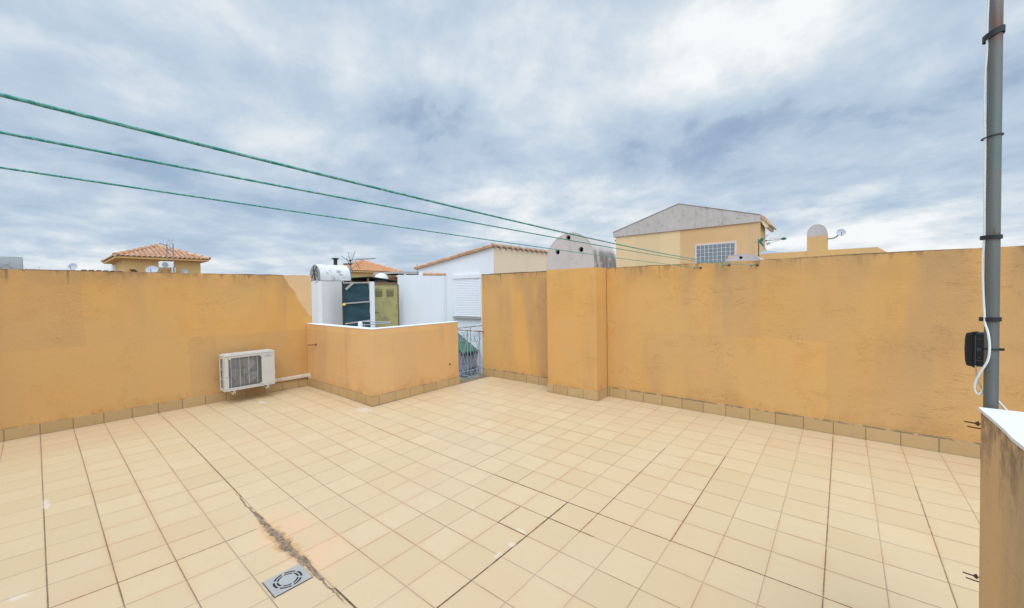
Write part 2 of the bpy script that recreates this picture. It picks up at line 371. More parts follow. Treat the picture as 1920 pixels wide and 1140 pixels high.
def floor_mat():
    m, N, b, P = newmat('beige_floor_tiles'); X, Y, Z = N.sep(P)
    u = N.m('DIVIDE', X, T); v = N.m('DIVIDE', Y, -T)
    wob = lambda sc, amp, sd: N.m('MULTIPLY', N.m('SUBTRACT', N.noise(N.vm('ADD', P, (sd, 0, 0)), sc, 4, .65), .5), amp)
    du = N.m('ABSOLUTE', N.m('SUBTRACT', u, N.m('ROUND', u))); dv = N.m('ABSOLUTE', N.m('SUBTRACT', v, N.m('ROUND', v)))
    duw = N.m('ADD', du, wob(26, .009, 0)); dvw = N.m('ADD', dv, wob(26, .010, 5))
    gu = N.ss(duw, .0125, .006); gv = N.ss(dvw, .0165, .008)
    cell = N.comb(N.m('FLOOR', u), N.m('FLOOR', v), 0.0); w = N.wn(cell); r1 = w.outputs[0]; rc = N.sep(w.outputs[1])
    c = N.mix(r1, (.578,.428,.250), (.622,.472,.286))
    c = N.mix(N.m('MULTIPLY', N.ss(rc[1], .8, 1.), .22), c, (.655,.48,.285))
    off = N.vm('ADD', P, N.vm('SCALE' if False else 'MULTIPLY', w.outputs[1], (9., 9., 9.)))
    cloud = N.noise(N.scale(off, (2.2, 5.5, 1)), 1.6, 4, .55)
    c = N.mix(N.m('MULTIPLY', N.ss(cloud, .4, .75), .40), c, (.57,.42,.245))
    c = N.mix(N.m('MULTIPLY', N.ss(N.noise(P, .8, 4, .6), .5, .72), .20), c, (.60,.48,.35))
    c = N.mix(N.m('MULTIPLY', N.ss(N.noise(N.vm('ADD', P, (4., 9., 0.)), .55, 5, .65), .46, .66), .42), c, (.60,.405,.235))
    sp = N.noise(P, 210, 2, .6); c = N.mix(N.m('MULTIPLY', N.ss(sp, .52, .72), .13), c, (.36,.26,.15))
    c = N.mix(N.m('MULTIPLY', N.ss(N.noise(P, 8, 5, .8), .69, .76), .25), c, (.40,.29,.18))
    # dampness creeping from the joints
    jd = N.m('MINIMUM', du, dv); creep = N.m('MULTIPLY', N.ss(jd, .17, .0), N.ss(N.noise(P, 1.1, 4, .65), .44, .62))
    c = N.mix(N.m('MULTIPLY', creep, .50), c, (.60,.37,.205))
    # grout: grey to brown
    gcol = N.mix(N.ss(N.noise(P, 1.3, 3, .6), .4, .6), (.37,.275,.19), (.27,.175,.105))
    gl = N.m('MAXIMUM', N.m('MULTIPLY', gu, .72), N.m('MULTIPLY', gv, .88)); c = N.mix(gl, c, gcol)
    # joints that have gone dark: (kind, index, from, to, half width, strength)
    segs = [('n',17,-27.3,-20.6,.012,.5),('n',17,-20.6,-14.2,.020,.75),('n',17,-8.2,-6.3,.022,.95),('n',11,-17.5,-9,.012,.7),('n',11,-9,-4.9,.018,.95),
            ('n',11,-4.9,2.5,.014,.85),('n',12,-9.2,-6,.013,.6),('n',12,-6.1,-4.6,.017,.95),('n',13,-7,-6.05,.018,.9),('m',-7,12.03,13,.017,.85),
            ('m',-6,11,16.4,.020,.97),('m',-5,5.5,12.1,.012,.85),('m',-3,5,11.05,.015,.8),('m',0,.5,12,.016,.65),('m',2,4,11,.015,.55),
            ('m',-10,3.5,11,.010,.75),('m',-12,17.3,22,.014,.85),('m',-12,12,15,.009,.5),('n',20,-27,-9,.014,.45),('n',21,-27,-11,.015,.5),('n',19,-20,-9,.012,.4),
            ('m',-16,16.5,18,.010,.6),('m',-15,13,14.2,.009,.6),('m',-8,10,11,.010,.7),('m',-13,18.2,19.6,.009,.6),('n',9,-17,-13,.010,.5),('m',-14,20,21,.010,.75)]
    dk = None; soft = None
    for i, (k, idx, a, e, hw, st) in enumerate(segs):
        p, q = (u, v) if k == 'm' else (v, u)
        d = N.m('ABSOLUTE', N.m('SUBTRACT', p, float(idx)))
        along = N.m('MULTIPLY', N.m('GREATER_THAN', q, float(a)), N.m('LESS_THAN', q, float(e)))
        dd = N.m('ADD', d, wobA if i else (wobA := wob(34, .030, 2)))
        hw = hw*(1.25 if st > .8 else 1.1); x = N.m('MULTIPLY', N.m('MULTIPLY', N.ss(dd, hw, hw*.5), along), st)
        y = N.m('MULTIPLY', N.m('MULTIPLY', N.ss(d, .10, .0), along), st)
        dk = x if dk is None else N.m('MAXIMUM', dk, x); soft = y if soft is None else N.m('MAXIMUM', soft, y)
    gaps = N.ss(N.noise(P, 6, 4, .7), .34, .50, .55, 1.0)
    c = N.mix(N.m('MULTIPLY', soft, N.ss(N.noise(P, 4, 4, .7), .4, .7, .0, .34)), c, (.52,.28,.13))
    c = N.mix(N.m('MULTIPLY', dk, gaps), c, N.mix(N.ss(N.noise(P, 3, 3, .6), .4, .6), (.025,.018,.012), (.13,.07,.035)))
    # the opened joint that runs past the drain
    line = N.m('ADD', N.m('SUBTRACT', v, 17.06), N.m('ADD', N.m('ADD', wob(4, .20, 9), wob(17, .12, 3)), wob(60, .06, 12)))
    dl = N.m('ABSOLUTE', line)
    t = N.m('DIVIDE', N.m('ADD', u, 10.9), 1.75); ga = N.m('POWER', 2.718, N.m('MULTIPLY', N.m('MULTIPLY', t, t), -1.))
    wid = N.m('ADD', N.m('MULTIPLY', ga, N.ss(N.noise(P, 9, 4, .7), .3, .7, .05, .15)), .012)
    on = N.m('MULTIPLY', N.ss(u, -15.0, -14.0), N.ss(u, -7.4, -7.9))
    sed = N.m('MULTIPLY', N.m('LESS_THAN', dl, wid), on)
    sedw = N.m('MULTIPLY', N.ss(dl, N.m('ADD', wid, .012), N.m('SUBTRACT', wid, .01)), on)
    hu = N.m('DIVIDE', N.m('ADD', u, 10.6), 2.3); hv = N.m('DIVIDE', N.m('SUBTRACT', v, 16.75), .95)
    hal = N.m('ADD', N.m('MULTIPLY', hu, hu), N.m('MULTIPLY', hv, hv)); hal = N.ss(N.m('ADD', hal, wob(2.3, 1.6, 4)), 1.15, .35)
    hal = N.m('MULTIPLY', hal, N.m('MULTIPLY', N.ss(r1, 0., 1., .35, .85), N.ss(N.noise(P, 3.2, 5, .65), .3, .62, .35, 1.0)))
    c = N.mix(N.m('MULTIPLY', hal, .85), c, (.70,.42,.25))
    rim = N.m('MULTIPLY', N.ss(dl, N.m('MULTIPLY', N.m('ADD', wid, wob(12, .08, 6)), 2.2), wid), N.m('MULTIPLY', on, ga))
    c = N.mix(N.m('MULTIPLY', rim, .8), c, (.50,.27,.09))
    sc = N.mix(N.ss(N.noise(P, 21, 6, .75), .38, .62), (.15,.095,.06), (.34,.245,.165))
    sc = N.mix(N.ss(N.noise(P, 40, 3, .7), .66, .7), sc, (.55,.47,.36))
    c = N.mix(sedw, c, sc)
    # grime round the drain plate
    gx = N.m('SUBTRACT', N.m('ABSOLUTE', N.m('ADD', X, 2.866)), .106); gy = N.m('SUBTRACT', N.m('ABSOLUTE', N.m('ADD', Y, 5.44)), .120)
    gd = N.m('MAXIMUM', gx, gy); c = N.mix(N.m('MULTIPLY', N.ss(N.m('ADD', gd, N.m('MULTIPLY', wob(20, .03, 1), 1.)), .020, .002), .55), c, (.36,.22,.12)); c = N.mix(N.ss(gd, .005, .002), c, (.05,.035,.025))
    # fine scratches and scuffs
    c = N.mix(N.m('MULTIPLY', N.m('MULTIPLY', N.ss(N.noise(N.scale(P, (1, 1, 1)), 3.7, 8, .8), .60, .70), N.ss(N.noise(P, .6, 2, .5), .45, .6)), .16), c, (.42,.32,.22))
    # darker band and thin dark line where the floor meets the walls
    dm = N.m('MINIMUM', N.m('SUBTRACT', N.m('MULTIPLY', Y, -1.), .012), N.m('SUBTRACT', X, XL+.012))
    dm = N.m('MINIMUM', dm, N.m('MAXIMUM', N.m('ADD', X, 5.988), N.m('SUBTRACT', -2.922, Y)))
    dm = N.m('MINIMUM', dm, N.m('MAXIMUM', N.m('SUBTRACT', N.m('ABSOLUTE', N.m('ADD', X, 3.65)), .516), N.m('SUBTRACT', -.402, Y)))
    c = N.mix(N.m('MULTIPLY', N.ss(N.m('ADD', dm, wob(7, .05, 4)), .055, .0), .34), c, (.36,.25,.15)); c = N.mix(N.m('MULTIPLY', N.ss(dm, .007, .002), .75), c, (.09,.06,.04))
    # mortar smears
    sm = None
    for (a, e, ru, rv) in ((-6.10, 13.5, .13, .10), (-6.10, 14.0, .05, .16), (-6.22, 12.92, .20, .06), (-25.1, 12.9, .5, .22), (-18.05, 20.96, .45, .10), (-12.9, 21.35, .12, .2), (-19.2, 10.0, .5, .35)):
        d = N.m('ADD', N.m('POWER', N.m('DIVIDE', N.m('SUBTRACT', u, a), ru), 2.), N.m('POWER', N.m('DIVIDE', N.m('SUBTRACT', v, e), rv), 2.))
        d = N.ss(N.m('ADD', d, wob(16, 3.4, 8)), 1.2, .1); sm = d if sm is None else N.m('MAXIMUM', sm, d)
    c = N.mix(N.m('MULTIPLY', sm, .42), c, (.74,.68,.62))
    N.put(b.inputs['Base Color'], c)
    rg = N.ss(cloud, .3, .8, .40, .58); rg = N.m('ADD', rg, N.m('MULTIPLY', N.m('MAXIMUM', gl, sedw), .35), clamp=True)
    N.put(b.inputs['Roughness'], rg); b.inputs['Specular IOR Level'].default_value = .38
    edge = N.m('MAXIMUM', N.ss(du, .035, .004), N.ss(dv, .040, .004))
    tilt = N.m('ADD', N.m('MULTIPLY', N.m('MULTIPLY', N.m('SUBTRACT', rc[0], .5), N.m('SUBTRACT', u, N.m('FLOOR', u))), 1.1), N.m('MULTIPLY', N.m('MULTIPLY', N.m('SUBTRACT', rc[2], .5), N.m('SUBTRACT', v, N.m('FLOOR', v))), 1.1))
    h = N.m('ADD', N.m('MULTIPLY', edge, -1.), N.m('ADD', N.m('MULTIPLY', N.noise(P, 150, 2, .6), .10), N.m('ADD', N.m('MULTIPLY', sed, .9), tilt)))
    N.put(b.inputs['Normal'], N.bump(h, .0022, .9))
    return m
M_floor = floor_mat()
def grid_floor(x0, x1, y0, y1, st):
    nx = int(round((x1-x0)/st)); ny = int(round((y1-y0)/st)); vs = []; fs = []
    for j in range(ny+1):
        for i in range(nx+1):
            x = x0+(x1-x0)*i/nx; y = y0+(y1-y0)*j/ny; vs.append((x, y, dip(x, y)))
    for j in range(ny):
        for i in range(nx):
            a = j*(nx+1)+i; fs.append((a, a+1, a+nx+2, a+nx+1))
    return MB().add(vs, fs)
fl = grid_floor(XL-.02, 4.0, -9.6, -2.86, .11)
g2 = grid_floor(-6.2, 4.0, -2.86, .02, .11); fl.add(g2.v, g2.f)
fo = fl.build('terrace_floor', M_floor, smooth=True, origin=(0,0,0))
tag(fo, 'beige square tiled roof terrace floor with dark worn joints', 'floor', kind='structure')
# ------------------------------------------------------------------ terrace walls
WT = 2.29
def wall(name, label, boxes, mat, bbs, loc, top=None):
    t = thing(name, label, 'wall', loc)
    mb = MB()
    rj = random.Random(int(abs(loc[0])*100))
    for (x0, x1, y0, y1, z0, z1) in boxes:
        ax = 'Y' if x1-x0 > y1-y0 else 'X'; lo, hi = (x0, x1) if ax == 'Y' else (y0, y1); a0, a1 = (y0, y1) if ax == 'Y' else (x0, x1)
        n = max(3, int((hi-lo)/.16)); top_ = [(lo + (hi-lo)*i/n, z1 + rj.uniform(-.0045, .0035) + .004*math.sin(i*.37)) for i in range(n+1)]
        mb.prism([(hi, z0), (lo, z0)] + top_, ax, a0, a1)
    mb.build('wall_body', mat, t, bevel=.007)
    for (m_, *b_) in bbs:
        MB().box(*b_).build('baseboard', m_, t, bevel=.0025)
    return t
wall('terrace_wall', 'long ochre wall behind the air conditioner, with a paler repainted end', [(XL-.15, XL, -9.6, -2.79, -.3, WT)], M_wallL,
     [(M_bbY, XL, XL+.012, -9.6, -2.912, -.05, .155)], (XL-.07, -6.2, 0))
wall('terrace_wall', 'ochre wall between the iron railing and the domed chimney', [(-6.23, -4.166, 0, .15, -.3, WT+.004)], M_wallR,
     [(M_bbX, -6.235, -4.166, -.012, 0, -.05, .17)], (-5.2, .07, 0))
wall('terrace_wall', 'long streaked ochre wall right of the domed chimney, holding the clothesline hooks', [(-3.1395, 4.2, 0, .15, -.3, WT-.006)], M_wallR,
     [(M_bbX, -3.13, 4.2, -.012, 0, -.05, .17)], (.5, .07, 0))
# wall behind the photographer, ties the ropes off
wall('terrace_wall', 'ochre wall closing the terrace behind the camera', [(XL, 4.2, -9.6, -9.45, -.3, 2.5)], M_wallN, [(M_bbX, XL+.015, 4.2, -9.45, -9.438, -.05, .155)], (-2, -9.5, 0))

# low wall round the stair opening
t = thing('low_wall', 'low L-shaped ochre wall with a white painted top, left of the iron railing', 'wall', (-7.2, -2.8, 0))
lw = [(XL+.005, -2.91), (-6.0, -2.91), (-6.0, -.95), (-6.15, -.95), (-6.15, -2.76), (XL+.005, -2.76)]
MB().prism(lw, 'Z', -.3, 1.281).build('wall_body', M_box, t, bevel=.004)
cp = [(XL+.005, -2.916), (-5.994, -2.916), (-5.994, -.944), (-6.158, -.944), (-6.158, -2.752), (XL+.005, -2.752)]
MB().prism(cp, 'Z', 1.2815, 1.2975).build('coping', M_coping, t, bevel=.006)
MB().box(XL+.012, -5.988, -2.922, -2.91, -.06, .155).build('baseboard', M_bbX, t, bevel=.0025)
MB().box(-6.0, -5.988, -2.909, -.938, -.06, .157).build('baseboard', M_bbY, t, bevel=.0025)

# parapet at the right, near the camera
t = thing('parapet_wall', 'mould-stained parapet with a wide white top below the steel pole', 'wall', (.75, -6, 0))
MB().box(.565, .98, -9.45, -3.82, -.3, 1.318).build('wall_body', M_para, t, bevel=.01)
mb = MB(); n = 60
ys = [-9.45 + (5.635)*i/n for i in range(n+1)]
rr = random.Random(3)
L0 = [(.560 + rr.uniform(-.0035, .0025), y) for y in ys]; L0[-1] = (.560, -3.815)
poly = L0 + [(.986, -3.815), (.986, -9.45)]
mb.prism(poly, 'Z', 1.3185, 1.332); mb.build('coping', M_coping, t)

# chimney built into the right wall
t = thing('chimney', 'ochre chimney stack with a round-topped concrete cap and three holes, standing against the wall', 'chimney', (-3.65, 0, 0))
MB().box(-4.16, -3.146, -.39, .41, -.3, 2.284).build('stack', M_wallN, t, bevel=.006)
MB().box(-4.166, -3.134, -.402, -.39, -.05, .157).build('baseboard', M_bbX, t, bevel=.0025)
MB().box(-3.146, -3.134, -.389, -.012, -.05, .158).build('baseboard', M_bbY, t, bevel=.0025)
def barrel(x0, x1, y0, y1, z0, zs, zt, name, mat, matend, parent, holes=(), r=.04, off=.002):
    """round-topped cap with its axis along Y: curved shell, two end plates, holes cut through the near one"""
    cx = (x0+x1)/2; hw = (x1-x0)/2; N_ = 30
    arc = [(cx + hw*math.cos(PI*i/N_), zs + (zt-zs)*math.sin(PI*i/N_)) for i in range(N_+1)]
    outer = [(x1, z0)] + arc + [(x0, z0)]
    k = .022; arci = [(cx + (hw-k)*math.cos(PI*i/N_), zs + (zt-zs-k)*math.sin(PI*i/N_)) for i in range(N_+1)]
    inner = [(x1-k, z0)] + arci + [(x0+k, z0)]
    m_ = len(outer); vs = []; fs = []
    for P_, y in ((outer, y0), (outer, y1), (inner, y0), (inner, y1)): vs += [(p[0], y, p[1]) for p in P_]
    for i in range(m_-1):
        fs += [(i, i+m_, i+1+m_, i+1), (2*m_+i, 2*m_+i+1, 3*m_+i+1, 3*m_+i), (i, i+1, 2*m_+i+1, 2*m_+i), (m_+i, 3*m_+i, 3*m_+i+1, m_+i+1)]
    fs += [(0, 2*m_, 3*m_, m_), (m_-1, 2*m_-1, 4*m_-1, 3*m_-1)]
    sh = MB().add(vs, fs).build(name, mat, parent, smooth=True)
    e = MB().prism(inner, 'Y', y0+off, y0+.06).build('end_plate', matend, parent)
    if holes:
        c = MB()
        for hx, hz in holes: c.lathe([(r, -.1), (r, .1)], (hx, y0+.03, hz), (0, 1, 0), 24)
        # cutter works in world space: move plate data to world first
        cut(e, c)
    MB().prism(inner, 'Y', y1-.06, y1-off).build('end_plate', matend, parent)
    return sh
barrel(-4.158, -3.15, -.388, .42, 2.2845, 2.42, 2.925, 'cap', M_cap, M_capend, t, [(-3.915, 2.597), (-3.685, 2.836), (-3.428, 2.607)], .048)
MB().box(-4.1, -3.2, -.30, .33, 2.29, 2.30).build('flue_top', M_black, t)

# ------------------------------------------------------------------ clotheslines and hooks
def rope(x0, z0, sx, sz, length, sag, r, label, parts_y):
    mb = MB(); n = int(length/.012); ns = 3; k = 5; a = Vector((x0, -.045, z0)); d = Vector((-sx, -1, -sz))
    def P(s_): q = a + d*(s_*length); q.z -= sag*4*s_*(1-s_); return q
    side = d.cross(Vector((0,0,1))).normalized(); up = side.cross(d).normalized(); vs = []; fs = []; m_ = ns*k
    rn = random.Random(int(x0*1000))
    for i in range(n+1):
        p = P(i/n); tw = i*.012/.034*2*PI/ns; 
        for j in range(m_):
            an = 2*PI*j/m_; rad = r*(.88 + .15*abs(math.cos(ns*an/2 + tw*1.5))) + rn.uniform(-1,1)*r*.05
            vs.append(p + side*math.cos(an)*rad + up*math.sin(an)*rad)
    for i in range(n):
        for j in range(m_):
            q = i*m_+j; w = i*m_+(j+1) % m_; fs.append((q, w, w+m_, q+m_))
    mb.add(vs, fs)
    t_ = thing('clothesline', label, 'clothesline', (x0, -.05, z0), 'green clotheslines across the terrace')
    mb.build('rope', M_rope, t_, smooth=True)
    kn = MB()
    kn.tube([P(0)+Vector((0,-.0,0)), P(.002)+Vector((.0,0,.006)), P(.005), P(.008)+Vector((0,0,-.004)), P(.011)], .010, 8, rr=[.006,.015,.011,.015,.005])
    kn.tube([P(.004), P(.005)+Vector((-.015,-.02,-.03)), P(.004)+Vector((-.03,-.02,-.055))], .004, 6)
    kn.build('knot', M_rope, t_, smooth=True)
    for (u0, u1) in parts_y:
        pts = [P(u0+(u1-u0)*i/14)+Vector((0,0,.002)) for i in range(15)]
        MB().tube(pts, r*1.7, 8, rr=[r*(1.3+.7*math.sin(PI*min(1,max(0,i/14)))*(.8+.3*(i%2))) for i in range(15)]).build('splice', M_rope, t_, smooth=True)
rope(-.887, 2.212, .0060, -.01556, 9.35, .1327, .0033, 'green rope clothesline, uppermost of the three, tied to the hook nearest the pole', [])
rope(-1.240, 2.231, .0100, -.0083, 9.35, .0537, .0032, 'green rope clothesline, the middle of the three', [])
rope(-1.630, 2.212, .0200, -.01127, 9.35, .0341, .0031, 'green rope clothesline, lowest of the three, with a bound splice near the wall', [(.062, .105)])
hk = thing('wall_hook', 'rusty hook nearest the pole, holding the uppermost clothesline', 'hook', (-.835, 0, 2.209), 'hooks for the clotheslines')
b0 = Vector((-.835, 0, 2.209))
MB().tube([b0+Vector((0,.01,0)), b0+Vector((0,-.03,0)), b0+Vector((-.02,-.05,0)), b0+Vector((-.045,-.055,.003)), b0+Vector((-.058,-.045,.006)), b0+Vector((-.055,-.033,.008))], .0045, 8).build('hook', M_rust, hk, smooth=True)
MB().lathe([(.016,0),(.016,.006),(.010,.010)], b0, (0,-1,0), 14).build('plate', M_rust, hk)
copy_thing(hk, (-1.187, 0, 2.228), 'rusty hook between the two others, holding the middle clothesline')
copy_thing(hk, (-1.577, 0, 2.209), 'rusty hook nearest the chimney, holding the lowest clothesline')

# ------------------------------------------------------------------ air conditioner
t = thing('air_conditioner', 'white outdoor air conditioning unit hung low on the ochre wall', 'air conditioner', (-8.2, -4.07, .23))
x0, x1, y0, y1, z0, z1 = -8.357, -8.080, -4.462, -3.668, .232, .864
gy0, gy1, gz0, gz1 = -4.395, -3.885, .285, .80
mb = MB()
mb.box(x0, x1-.02, y1-.025, y1, z0+.02, z1-.03)                                      # right side
mb.box(x0, x0+.02, y0, y1-.026, z0+.02, z1-.03)                                      # back
mb.box(x0, x1, y0, y1, z0, z0+.019)                                                  # base pan
for (a, e) in ((x1-.055, x1-.0), ): mb.box(a, e, y0, y0+.012, z0+.0195, z1-.03)      # left side, front strip
mb.box(x0+.021, x0+.05, y0, y0+.012, z0+.0195, z1-.03); mb.box(x0+.0505, x1-.0555, y0, y0+.012, z1-.075, z1-.03); mb.box(x0+.0505, x1-.0555, y0, y0+.012, z0+.0195, z0+.05)
# front sheet around the fan opening
mb.box(x1-.02, x1, y0+.0125, gy0, z0+.0195, z1-.03); mb.box(x1-.02, x1, gy0, gy1, gz1, z1-.03); mb.box(x1-.02, x1, gy0, gy1, z0+.0195, gz0)
mb.build('casing', M_acw, t, bevel=.003)
MB().box(x1-.02, x1+.001, gy1+.002, y1+.001, z0+.021, z1-.032).build('service_panel', M_acw, t, bevel=.005)
p = MB(); p.box(x0-.004, x1+.006, y0-.005, y1+.005, z1-.029, z1-.006); p.box(x0+.01, x1-.012, y0+.012, y1-.012, z1-.0055, z1+.004)
p.build('top_cover', M_acw, t, bevel=.006)
g = MB()
for zz in (z0+.25, z0+.43): MB().box(x1-.0205, x1+.0018, gy1+.012, y1-.012, zz, zz+.002).build('panel_seam', M_badge, t)
# side opening: coil and bars
MB().box(x0+.05, x1-.056, y0+.03, y0+.036, z0+.045, z1-.07).build('coil', M_acfin, t)
s_ = MB()
for zz in (z0+.20, z0+.37): s_.box(x0+.0505, x1-.0555, y0+.001, y0+.009, zz, zz+.010)
s_.box((x0+x1)/2+.02, (x0+x1)/2+.026, y0+.001, y0+.008, z0+.05, z1-.075)
s_.build('side_guard', M_acw, t)
# fan behind the grille
fan = thing_part = bpy.data.objects.new('fan', None); COL.objects.link(fan); fan.parent = t; fc = Vector((x1-.06, (gy0+gy1)/2+.01, (gz0+gz1)/2)); fan.location = fc - wloc(t)
MB().lathe([(.055, -.02), (.06, .0), (.05, .022)], fc, (1,0,0), 24).build('hub', M_acfin, fan, smooth=True)
for k in range(3):
    vs = []; fs = []; a0 = k*2*PI/3 + .4
    for i in range(9):
        for j in range(7):
            rad = .05 + .17*j/6; an = a0 + (i/8)*1.25 + .35*j/6; vs.append(fc + Vector((.03 - .06*i/8, math.cos(an)*rad, math.sin(an)*rad)))
    for i in range(8):
        for j in range(6): q = i*7+j; fs.append((q, q+1, q+8, q+7))
    MB().add(vs, fs).build('blade', M_acfin, fan, smooth=True)
MB().box(x1-.13, x1-.12, gy0+.002, gy1-.002, gz0+.002, gz1-.002).build('condenser', M_acfin, t)
w = MB()
for i in range(30):
    zz = gz0 + .012 + (gz1-gz0-.024)*i/29; w.box(x1-.006, x1-.002, gy0+.001, gy1-.001, zz, zz+.0042)
w.build('grille', M_wire, t)
w = MB()
for i in range(4):
    yy = -4.362 + i*.135; w.box(x1-.002, x1+.004, yy, yy+.0045, gz0-.012, gz1+.012)
for i in range(4):
    yy = -4.295 + i*.135; w.box(x1-.013, x1-.008, yy, yy+.003, gz0-.003, gz1+.003)
for zz in (gz0-.012, gz1+.006): w.box(x1-.0015, x1+.0035, gy0+.01, gy1-.005, zz, zz+.006)
w.build('grille_bar', M_acw, t)
c = MB()
for (yy, zz) in ((gy1-.03, gz1-.02), (gy1-.03, gz0-.005), (gy0+.005, gz1-.02)): MB().box(x1+.0045, x1+.009, yy, yy+.028, zz, zz+.025).build('grille_clip', M_acw, t, bevel=.002)
c = MB()
for (yy, zz) in ((y0+.035, z0+.03), (y1-.035, z1-.05), (y0+.04, z1-.05), (gy1+.02, z0+.33)): MB().lathe([(.006,0),(.005,.003)], (x1+.001, yy, zz), (1,0,0), 10).build('screw', M_wire, t)
MB().box(x1+.001, x1+.004, y0+.02, y0+.05, z0+.24, z0+.247).build('latch', M_wire, t)
def text_mesh(txt, size):
    cu = bpy.data.curves.new('t', 'FONT'); cu.body = txt; cu.size = size; cu.extrude = .0006; cu.align_x = 'CENTER'
    o = bpy.data.objects.new('t', cu); COL.objects.link(o); bpy.context.view_layer.update()
    me = bpy.data.meshes.new_from_object(o.evaluated_get(bpy.context.evaluated_depsgraph_get())); bpy.data.objects.remove(o); return me
me = text_mesh('FUJITSU', .036); me.transform(Matrix(((0,0,1,x1+.003),(1,0,0,-3.775),(0,1,0,.762),(0,0,0,1)))); me.materials.append(M_badge)
bd = link('badge', me, t)
bm2 = MB()
for s_2 in (-1, 1):
    cc = Vector((x1+.003, -3.783+s_2*.007, .800)); bm2.tube([cc+Vector((0, math.cos(a)*.008, math.sin(a)*.008)) for a in [2*PI*i/16 for i in range(17)]], .0018, 6, cap=False)
bm2.build('emblem', M_badge, bd)
# pipe cover at the right side
MB().lathe([(.075,0),(.085,.008),(.082,.035),(.055,.05)], (x0+.12, y1, z0+.20), (0,1,0), 24).build('pipe_cover', M_acw, t, smooth=True)
# brackets and feet
for yy in (-4.33, -3.80):
    b_ = MB(); b_.box(XL+.0, x1+.04, yy-.018, yy-.014, .170, .205); b_.box(XL+.0, x1+.04, yy+.014, yy+.018, .170, .205); b_.box(XL, x1+.04, yy-.0135, yy+.0135, .201, .205)
    b_.box(XL, XL+.004, yy-.02, yy+.02, .1, .60)
    br = b_.build('bracket', M_duct, t)
    for xx in (x1-.0, x0+.04): MB().lathe([(.024, 0), (.026, .006), (.018, .010), (.026, .018), (.024, .026)], (xx, yy+.012, .2055), (0,0,1), 16).build('foot', M_zinc, br, smooth=True)

# trunking from the unit to the corner, and the round cover
tk = MB(); tk.prism([(XL+.0005, .19), (XL+.055, .19), (XL+.055, .235), (XL+.047, .252), (XL+.0005, .252)], 'Y', -3.66, -2.914)
tko = tk.build('cable_trunking', M_duct, bevel=.003)
tag(tko, 'cream plastic trunking along the wall foot right of the air conditioner', 'trunking')
tko2 = MB().lathe([(.070, 0), (.070, .005), (.060, .009)], (-8.395, -2.911, .205), (0,-1,0), 28).build('pipe_rosette', M_duct, smooth=True)
tag(tko2, 'small round white pipe cover in the corner at the end of the trunking', 'pipe cover')

# ------------------------------------------------------------------ iron anchors
t = thing('wall_anchor', 'rusty forked iron anchor on the low wall beside the corner', 'anchor', (-8.05, -2.91, .885), 'iron anchors in the low walls')
MB().tube([(-8.05,-2.90,.885), (-8.09,-2.96,.880), (-8.24,-2.99,.868)], .009, 8).build('shaft', M_rust, t, smooth=True)
MB().tube([(-8.33,-3.0,.905), (-8.30,-3.0,.895), (-8.245,-2.99,.868), (-8.30,-3.0,.838), (-8.34,-3.0,.838)], .006, 8).build('fork', M_zinc, t, smooth=True)
MB().lathe([(.024,0),(.020,.010)], (-8.05,-2.9105,.885), (0,-1,0), 12).build('plate', M_rust, t)
for zc, lb in ((1.253, 'two-pronged iron anchor just below the white parapet top'), (.551, 'two-pronged iron anchor low on the parapet, near the floor tiles')):
    t = thing('wall_anchor', lb, 'anchor', (.56, -3.80, zc), 'iron anchors in the low walls')
    MB().tube([(.585,-3.800,zc-.001), (.552,-3.800,zc), (.520,-3.802,zc+.003)], .0030, 8).build('prong', M_rust, t, smooth=True)
    MB().tube([(.585,-3.800,zc-.022), (.555,-3.800,zc-.021), (.530,-3.802,zc-.018)], .0028, 8).build('prong', M_rust, t, smooth=True)
    MB().lathe([(.011,0),(.009,.006),(.004,.011)], (.5645,-3.800,zc), (-1,0,0), 12).build('plate', M_rust, t, smooth=True)
a = MB().lathe([(.020,-.02),(.018,.004),(.008,.006),(.008,.03)], (-6.0,-1.19,.448), (1,0,0), 10).build('bolt_stub', M_rust, smooth=True)
tag(a, 'rusty bolt stub in the low wall face beside the railing', 'bolt')

# ------------------------------------------------------------------ steel pole, cable, housing
PX0, PY0 = .607, -3.757
def pole(z): return Vector((PX0 + .013*(z-1.3)/1.87, PY0 + .062*(z-1.3)/1.87, z))
t = thing('antenna_mast', 'tall galvanised steel pole standing behind the near parapet', 'pole', (PX0, PY0, -.02))
MB().tube([pole(z) for z in (-.02, .8, 1.3, 2.1, 3.0, 4.2)], .0228, 32).build('tube', M_pole, t, smooth=True)
vdir = Vector((.38, .92, 0)).normalized(); sdir = Vector((.92, -.38, 0))   # across the pole as seen from the terrace
def tie(z, h, tilt, r=.0262, tail=None, n=1, cab=True):
    m_ = MB()
    for q in range(n):
        pts = []; ce = pole(z + q*h*1.05)
        for i in range(33):
            an = 2*PI*i/32; c_ = math.cos(an); s2 = math.sin(an); rad = r
            ex = .0105 if (cab and c_ < -.2 and s2 < .5) else 0
            pts.append(ce + sdir*c_*(rad+ex*abs(c_)) + vdir*s2*rad + Vector((0,0, tilt*c_)))
        vs = []; fs = []
        for i, p_ in enumerate(pts):
            o_ = (p_-ce); o_.z = 0; o_.normalize()
            for dz, dr in ((-h/2, 0), (-h/2, .003), (h/2, .003), (h/2, 0)): vs.append(p_ + o_*dr + Vector((0,0,dz)))
        for i in range(32):
            for k_ in range(4): a_ = i*4+k_; b2 = i*4+(k_+1) % 4; fs.append((a_, b2, b2+4, a_+4))
        m_.add(vs, fs)
    if tail: m_.bar(*tail)
    return m_.build('cable_tie', M_dark, t)
c0 = pole(3.02)
tie(3.005, .009, .012, n=3, tail=(c0-sdir*.037+Vector((0,0,-.020)), c0-sdir*.024+Vector((0,0,-.010)), .008, .009))
